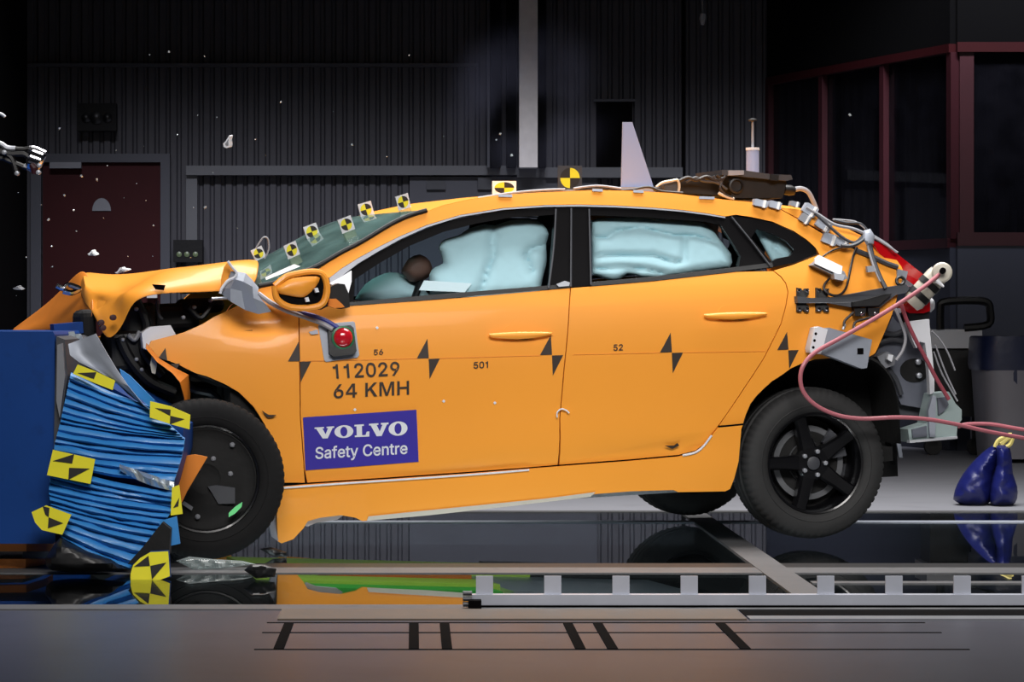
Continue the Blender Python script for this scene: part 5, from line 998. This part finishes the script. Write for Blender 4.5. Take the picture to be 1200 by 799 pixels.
hp = [(1100, 322, -.93), (1080, 338, -.99), (1050, 358, -1.0), (1020, 376, -1.0), (985, 396, -.99), (958, 411, -.99), (944, 424, -1.0), (938, 440, -1.0), (941, 458, -1.0), (955, 474, -1.0), (980, 486, -1.0), (1010, 490.5, -1.0), (1050, 489, -1.0), (1085, 491, -.99), (1120, 497, -.95), (1160, 506, -.9), (1215, 516, -.8)]
obj('hose_run', MB().tube([C(*q) for q in cr(hp, 6)], .009, 10), 'hose', ho)
h2 = thing('second_hose', 'dark red hose dropping from the lower tail light to the clear crash box', 'hose', C(1090, 430, -.9), ROT)
obj('hose_run', MB().tube([C(x, y, -.90) for x, y in cr([(1056, 356), (1062, 374), (1072, 396), (1086, 422), (1098, 445), (1112, 468)], 5)], .0085, 8), 'rhose', h2)
h3 = thing('third_hose', 'pink hose running off right behind the long hose', 'hose', C(1160, 500, -.8), ROT)
obj('hose_run', MB().tube([C(x, y, -.82) for x, y in cr([(1122, 500), (1134, 497), (1160, 497), (1185, 501), (1215, 506)], 5)], .0085, 8), 'hose', h3)
gw = on_car('grey_wire', 'pale grey wire hanging behind the dark red hose', 'wire', 1055, 420, -.85)
obj('strand', MB().tube([C(x, y, -.86) for x, y in cr([(1047, 357), (1056, 378), (1061, 395), (1058, 410), (1050, 422)], 5)], .007, 6), 'cable', gw)
for pts in ([(1092, 388), (1103, 400), (1112, 416), (1119, 434)], [(1094, 412), (1103, 436), (1114, 456), (1122, 470)], [(1096, 404), (1108, 436), (1120, 462)]):
    o = on_car('thin_wire', {1092: 'thin wire arching out behind the bare rear frame', 1094: 'thin wire running down to the top of the clear crash box', 1096: 'thin wire between the white bracket and the crash box'}[pts[0][0]], 'wire', *pts[-1], -.5, 'loose wires at the rear')
    obj('strand', MB().tube([C(x, y, -.5) for x, y in cr(pts, 5)], .004, 6), 'cable', o)

# bare rear structure: parts of the car
pprism('rear_frame', [(1046, 370), (1052, 378), (1060, 380), (1070, 400), (1078, 412), (1090, 440), (1093, 470), (1080, 478), (1056, 474), (1048, 455), (1040, 440), (1022, 428), (1019, 421), (1027, 414)], -.70, .08, 'panelg', car, label='bare grey body panel behind the rear wheel')
for pts in ([(1024, 424), (1038, 430), (1050, 445), (1056, 462)], [(1030, 402), (1044, 398), (1060, 400)], [(1034, 390), (1048, 392), (1058, 388)]):
    obj('frame_rib', MB().tube([C(x, y, -.72) for x, y in cr(pts, 4)], .012, 8), 'dgrey', car)
pprism('frame_opening', ell(1072, 434, 17, 14, 20), -.705, .02, 'liner', car)
for q in ((1076, 424), (1077, 440)):
    obj('frame_bolt', MB().lathe(C(*q, -.72), -BV, [(.012, -.01), (.012, .006), (.004, .01)], 10), 'alu', car)
pprism('frame_block', [(1028, 418), (1040, 412), (1050, 418), (1048, 428), (1036, 432)], -.76, .05, 'grey', car)
obj('frame_clip', MB().prism([C(x, y, -.79) for x, y in ((1041, 415), (1047, 416), (1045, 424), (1040, 421))], BV*.02), 'white', car)
pprism('white_bracket', [(1062, 378), (1072, 376), (1089, 374), (1090, 390), (1092, 410), (1095, 440), (1095, 460), (1090, 462), (1088, 430), (1084, 402), (1078, 400), (1074, 408), (1070, 400)], -.82, .03, 'white', car, label='white bracket under the lower tail light')
pprism('bumper_beam', [(1052, 470), (1090, 468), (1092, 488), (1056, 492)], -.66, .1, 'dgrey', car)
pprism('lamp_socket', [(1064, 366), (1090, 364), (1088, 376), (1066, 379)], -.76, .08, 'black', car)
obj('reflector', MB().lathe(C(1091, 357, -.72), (.9, -.4, 0), [(.03, -.03), (.032, 0), (.02, .012), (.003, .015)], 14), 'white', car)
pprism('arch_extension', [(985, 420), (1018, 420), (1026, 424), (1044, 446), (1052, 474), (1054, 520), (1050, 545), (1044, 520), (1040, 480), (1026, 446), (1008, 432), (985, 428)], -.62, .3, 'liner', car)
pprism('dangling_lead', [(1050, 492), (1053, 494), (1056, 520), (1058, 536), (1054, 536), (1050, 515)], -.72, .01, 'alum', car)
pprism('crash_box_rim', [(1066, 516), (1122, 511), (1122, 514), (1066, 519)], -.84, .03, 'white', car)
cbx = pprism('crash_box', [(1094, 461), (1112, 459), (1120, 473), (1127, 480), (1127, 492), (1122, 498), (1121, 513), (1066, 518), (1064, 503), (1086, 496), (1090, 478)], -.83, .10, 'boxp', car, label='pale translucent plastic crash box')
pprism('box_recess', [(1099, 466), (1108, 465), (1112, 474), (1106, 482), (1100, 486)], -.842, .014, 'panelg', cbx)
pprism('box_recess', [(1069, 503), (1086, 499), (1087, 511), (1070, 513)], -.842, .014, 'panelg', cbx)
pprism('box_rib', [(1088, 482), (1093, 464), (1097, 464), (1096, 512), (1090, 512)], -.85, .02, 'alum', cbx)

# red button box
rb = on_car('button_box', 'dark box with red dome light on a silver plate by the mirror', 'button box', 401, 424, None, off=.004)
obj('backplate', MB().prism([CS(x, y, .006) for x, y in ((373, 382), (375, 380), (414, 376.5), (416, 378), (421, 416), (419, 419), (382, 424), (380, 422))], BV*.005), 'alum', rb, smooth=0)
obj('button_case', MB().prism([CS(x, y, .035) for x, y in ((385, 386), (388, 383), (411, 381), (414.5, 384), (418, 411), (415, 415), (391, 418), (387, 415))], BV*.03), 'black', rb)
obj('green_collar', MB().lathe(CS(402, 395.5, .036), -BV, [(.047, -.01), (.047, .004), (.040, .007), (.038, .002)], 32), 'collar', rb)
obj('red_dome', MB().lathe(CS(402, 395.5, .036), -BV, [(.040*math.cos(t*math.pi/16), .030*math.sin(t*math.pi/16)) for t in range(8)] + [(.002, .030)], 32), 'redbtn', rb)
obj('screw_lug', MB().prism([CS(x, y, .008) for x, y in ((362, 389), (372, 386), (373, 391), (365, 392))], BV*.004), 'alum', rb, smooth=0)
lc = on_car('button_cables', 'grey and blue cable pair running from behind the mirror to the red button', 'cable', 345, 366, None, off=.05)
obj('grey_lead', MB().tube([CS(x, y, o) for x, y, o in cr([(303, 344, .04), (318, 355, .06), (336, 364, .05), (356, 371, .03), (378, 379, .03), (390, 386, .04)], 5)], .010, 8), 'cable', lc)
obj('blue_lead', MB().tube([CS(x, y, o) for x, y, o in cr([(348, 366, .03), (366, 370, .03), (382, 376, .03), (396, 384, .04)], 5)], .010, 8), 'bcable', lc)

# ------------------------------------------------------------------ loose things
fc = thing('lamp_fragment', 'torn chrome lamp fragment with bent metal arms flying over the blue block', 'lamp fragment', W(40, 205, -.9))
def fp(x, y, d=0): return W(x, y, -.9 + d)
for pts, r_, m in (([(-20, 164), (0, 168), (8, 173), (18, 174)], .010, 'alu'), ([(18, 174), (28, 174.5), (36, 173)], .008, 'black'), ([(34, 174), (42, 175), (48, 178), (53, 180)], .012, 'chrome'), ([(-20, 190), (0, 185), (10, 188), (22, 193), (32, 197)], .010, 'black'), ([(28, 194), (34, 197), (39, 200)], .010, 'alu'), ([(-10, 176), (4, 179), (14, 186), (20, 204)], .012, 'black'), ([(0, 176), (12, 180), (28, 180), (36, 186)], .014, 'black'), ([(-20, 126), (0, 133), (6, 137)], .006, 'alu')):
    obj('bent_arm', MB().tube([fp(x, y) for x, y in cr(pts, 4)], r_, 7), m, fc)
ax_ = (fp(52, 192) - fp(34, 186)).normalized()
obj('lamp_cup', MB().tube([fp(33, 185), fp(36, 186), fp(48, 190), fp(50, 191)], [.030, .042, .040, .030], 18), 'chrome', fc)
obj('red_lens', MB().tube([fp(37, 192, -.03), fp(41, 197, -.03), fp(40, 204, -.03)], [.012, .018, .010], 10), 'dred', fc)
for q in ((5, 178.5), (20, 203), (46, 194), (45, 202)):
    obj('lamp_screw', MB().lathe(fp(*q, -.04), (0, -1, 0), [(.009, -.02), (.009, .01), (.002, .012)], 8), 'alu', fc)

def ico(c, rx, ry, rz, seed):
    rd_ = random.Random(seed); c = V(c); P = []
    for k in range(5): P.append(c + V((rx*math.cos(k*1.256 + .3)*rd_.uniform(.5, 1.2), ry*rd_.uniform(-.5, .5), rz*math.sin(k*1.256 + .3)*rd_.uniform(.5, 1.2))))
    return MB().prism(P, (rx*.3, max(.003, ry), rz*.2))
def drop(px, py, Y, w_, h_, name, label, cat, m, tilt=20):
    c_, s_ = math.cos(R(tilt)), math.sin(R(tilt)); P = []
    for u, v in ((-.15, -1), (.15, -.95), (.25, -.3), (.8, .3), (.9, .75), (.3, 1), (-.5, .95), (-.9, .5), (-.5, 0)):
        P.append(W(px + (u*w_*c_ - v*h_*s_)/2, py + (u*w_*s_ + v*h_*c_)/2, Y))
    t = thing(name, label, cat, W(px, py, Y))
    obj('shell', MB().prism(P, (.01, .03, .004)), m, t); obj('inner_face', MB().prism([p*.5 + W(px, py + 2, Y)*.5 + V((0, -.004, 0)) for p in P], (0, .004, 0)), 'grey', t)
drop(266.5, 166, -.4, 9, 15, 'metal_splinter', 'bright drop shaped metal splinter flying high above the bonnet', 'splinter', 'white')
drop(107.5, 296.5, -.6, 11, 6, 'white_fragment', 'white plastic fragment flying in front of the dark red door', 'fragment', 'paper', 5)
drop(20, 337.5, -.6, 12, 4, 'grey_fragment', 'dull grey curved fragment flying above the blue block', 'fragment', 'grey', 8)
drop(142, 316.5, -.5, 18, 6, 'pale_scrap', 'pale scrap of trim lying on the buckled bonnet', 'scrap', 'white', -14)
proto = None; rs = random.Random(11)
spots = [(113, 209), (126, 194), (137, 175), (169, 171), (95, 205), (22, 226), (20, 345), (227, 243), (223, 301), (57, 259), (60, 290), (170, 236), (181, 265), (208, 159), (310, 182), (298, 163), (249, 203), (239, 245), (452, 184), (232, 134), (254, 139), (412, 169), (277, 268), (75, 230), (150, 300), (30, 300), (160, 216), (48, 240), (90, 270), (330, 120), (70, 150), (200, 60), (390, 130), (520, 160), (580, 165), (586, 155), (176, 65), (994, 134), (480, 66), (600, 180), (120, 255), (145, 232), (63, 312), (88, 248), (180, 300), (240, 66)]
for i, (x, y) in enumerate(spots):
    p = W(x + rs.uniform(-1, 1), y + rs.uniform(-1, 1), rs.uniform(-1.0, .8)); s_ = rs.choice((.002, .003, .004, .006))
    if proto is None:
        proto = obj('glass_shard', ico(p, .006, .004, .006, 5), 'shard', label='tiny bright glass shard flying through the dark air over the car', cat='shard', group='flying glass shards', smooth=0); o = proto
    else:
        o = proto.copy(); COL.objects.link(o)
    where = ('in front of the black wall at the left edge' if x < 46 else 'in front of the dark red door' if x < 190 and 188 < y < 330 else 'above the dark red door, against the upper cladding' if x < 190 else
             'over the bonnet, against the framed cladding' if x < 340 and y > 195 else 'above the bonnet, against the upper cladding' if x < 340 else 'above the windscreen, against the cladding' if x < 500 else
             'beside the bright steel column' if x < 700 else 'in front of the dark glazed booth')
    o['label'] = 'tiny bright glass shard flying ' + where
    o.matrix_world = Matrix.Translation(p) @ Matrix.Rotation(rs.uniform(0, 6), 4, 'Y') @ Matrix.Diagonal((s_/.006, 1, s_/.006*rs.uniform(.6, 1.3), 1))
# splinters and film on the floor
for i, (pts, lab, m, z) in enumerate((
    ([(206, 657), (222, 652), (250, 655), (284, 657), (300, 661), (262, 666), (226, 667)], 'crumpled clear film lying under the front wheel', 'film', .03),
    ([(286, 668), (294, 661), (310, 661), (324, 666), (322, 676), (300, 678)], 'dark curved scrap lying on the glass behind the front wheel', 'black', .02),
    ([(304, 643), (318, 641), (336, 647), (336, 653), (320, 652)], 'black plastic sliver hanging just below the torn sill end', 'black', .02))):
    Yd = G(pts[0][0], max(p[1] for p in pts) + 1).y
    if i == 2: Yd = -.6
    obj(('film_scrap', 'trim_scrap', 'trim_sliver')[i], pillow(pts, lambda x, y, t: W(x, y, Yd - t), z, 5, step=4, wob=.4), m, label=lab, cat='scrap', smooth=40)
# blue bags
def bagf(Y): return lambda x, y, t: W(x, y, Y - t)
yb = G(1150, 593.5).y
b1 = thing('plastic_bag', 'dark blue tied plastic bag on the floor, left and slumped one of the pair', 'bag', G(1140, 593.5), None, 'blue bags by the glass edge')
L1 = cr([(1117, 585), (1119, 574), (1125, 561), (1134, 548), (1146, 535), (1158, 525), (1168, 520), (1172, 526), (1170, 542), (1165, 556), (1164, 575), (1160, 588), (1150, 593.3), (1137, 593.3), (1124, 590), (1117, 585)], 2)[:-1]
obj('bag_film', pillow(L1, bagf(yb + .16), .16, 22, step=3, wob=.05), 'bag', b1, smooth=60)
b2 = thing('plastic_bag', 'dark blue tied plastic bag on the floor, right and upright one of the pair', 'bag', G(1178, 593.5), None, 'blue bags by the glass edge')
L2 = cr([(1166, 522), (1174, 520), (1183, 524), (1186, 540), (1187, 555), (1192, 570), (1192, 584), (1186, 592), (1172, 593.3), (1162, 592), (1159, 580), (1162, 560), (1167, 545), (1166, 522)], 2)[:-1]
obj('bag_film', pillow(L2, bagf(yb + .10), .14, 16, step=3, wob=.05), 'bag', b2, smooth=60)
for par, pts in ((b1, [(1166, 524), (1170, 516), (1178, 512), (1184, 509), (1180, 514), (1172, 520)]), (b2, [(1172, 524), (1178, 516), (1186, 512), (1184, 520), (1178, 524)])):
    obj('tie', MB().tube([W(x, y, yb + .06) for x, y in cr(pts, 4)], .012, 7), 'tie', par)

# faint smoke by the steel column
sm = bpy.data.materials.new('thin_smoke'); sm.use_nodes = True; nt = sm.node_tree; nt.nodes.clear()
so = nt.nodes.new('ShaderNodeOutputMaterial'); sv = nt.nodes.new('ShaderNodeVolumePrincipled'); stx = nt.nodes.new('ShaderNodeTexCoord'); sn = nt.nodes.new('ShaderNodeTexNoise')
sn.inputs['Scale'].default_value = 1.6; sn.inputs['Detail'].default_value = 3
nt.links.new(stx.outputs['Object'], sn.inputs['Vector']); mr = nt.nodes.new('ShaderNodeMapRange')
mr.inputs['From Min'].default_value = .42; mr.inputs['From Max'].default_value = .7; mr.inputs['To Max'].default_value = .22
nt.links.new(sn.outputs['Fac'], mr.inputs['Value'])
sd_ = nt.nodes.new('ShaderNodeVectorMath'); sd_.operation = 'DISTANCE'; sd_.inputs[1].default_value = (0, 0, .95); nt.links.new(stx.outputs['Object'], sd_.inputs[0])
sf = nt.nodes.new('ShaderNodeMapRange'); sf.inputs['From Min'].default_value = .78; sf.inputs['From Max'].default_value = .15; sf.interpolation_type = 'SMOOTHSTEP'; nt.links.new(sd_.outputs['Value'], sf.inputs['Value'])
sp = nt.nodes.new('ShaderNodeMath'); sp.operation = 'MULTIPLY'; nt.links.new(mr.outputs[0], sp.inputs[0]); nt.links.new(sf.outputs[0], sp.inputs[1]); nt.links.new(sp.outputs[0], sv.inputs['Density']); sv.inputs['Color'].default_value = (.62, .64, .9, 1)
nt.links.new(sv.outputs[0], so.inputs['Volume'])
c0 = W(618, 125, 10.2)
mb = MB().lathe(c0, (0, 0, 1), [(.05, -.95), (.45, -.8), (.8, -.35), (.85, .1), (.6, .6), (.25, .9), (.04, 1.0)], 24)
obj('smoke_puff', mb, sm, label='thin bluish smoke drifting in front of the steel column', cat='smoke', kind='stuff')
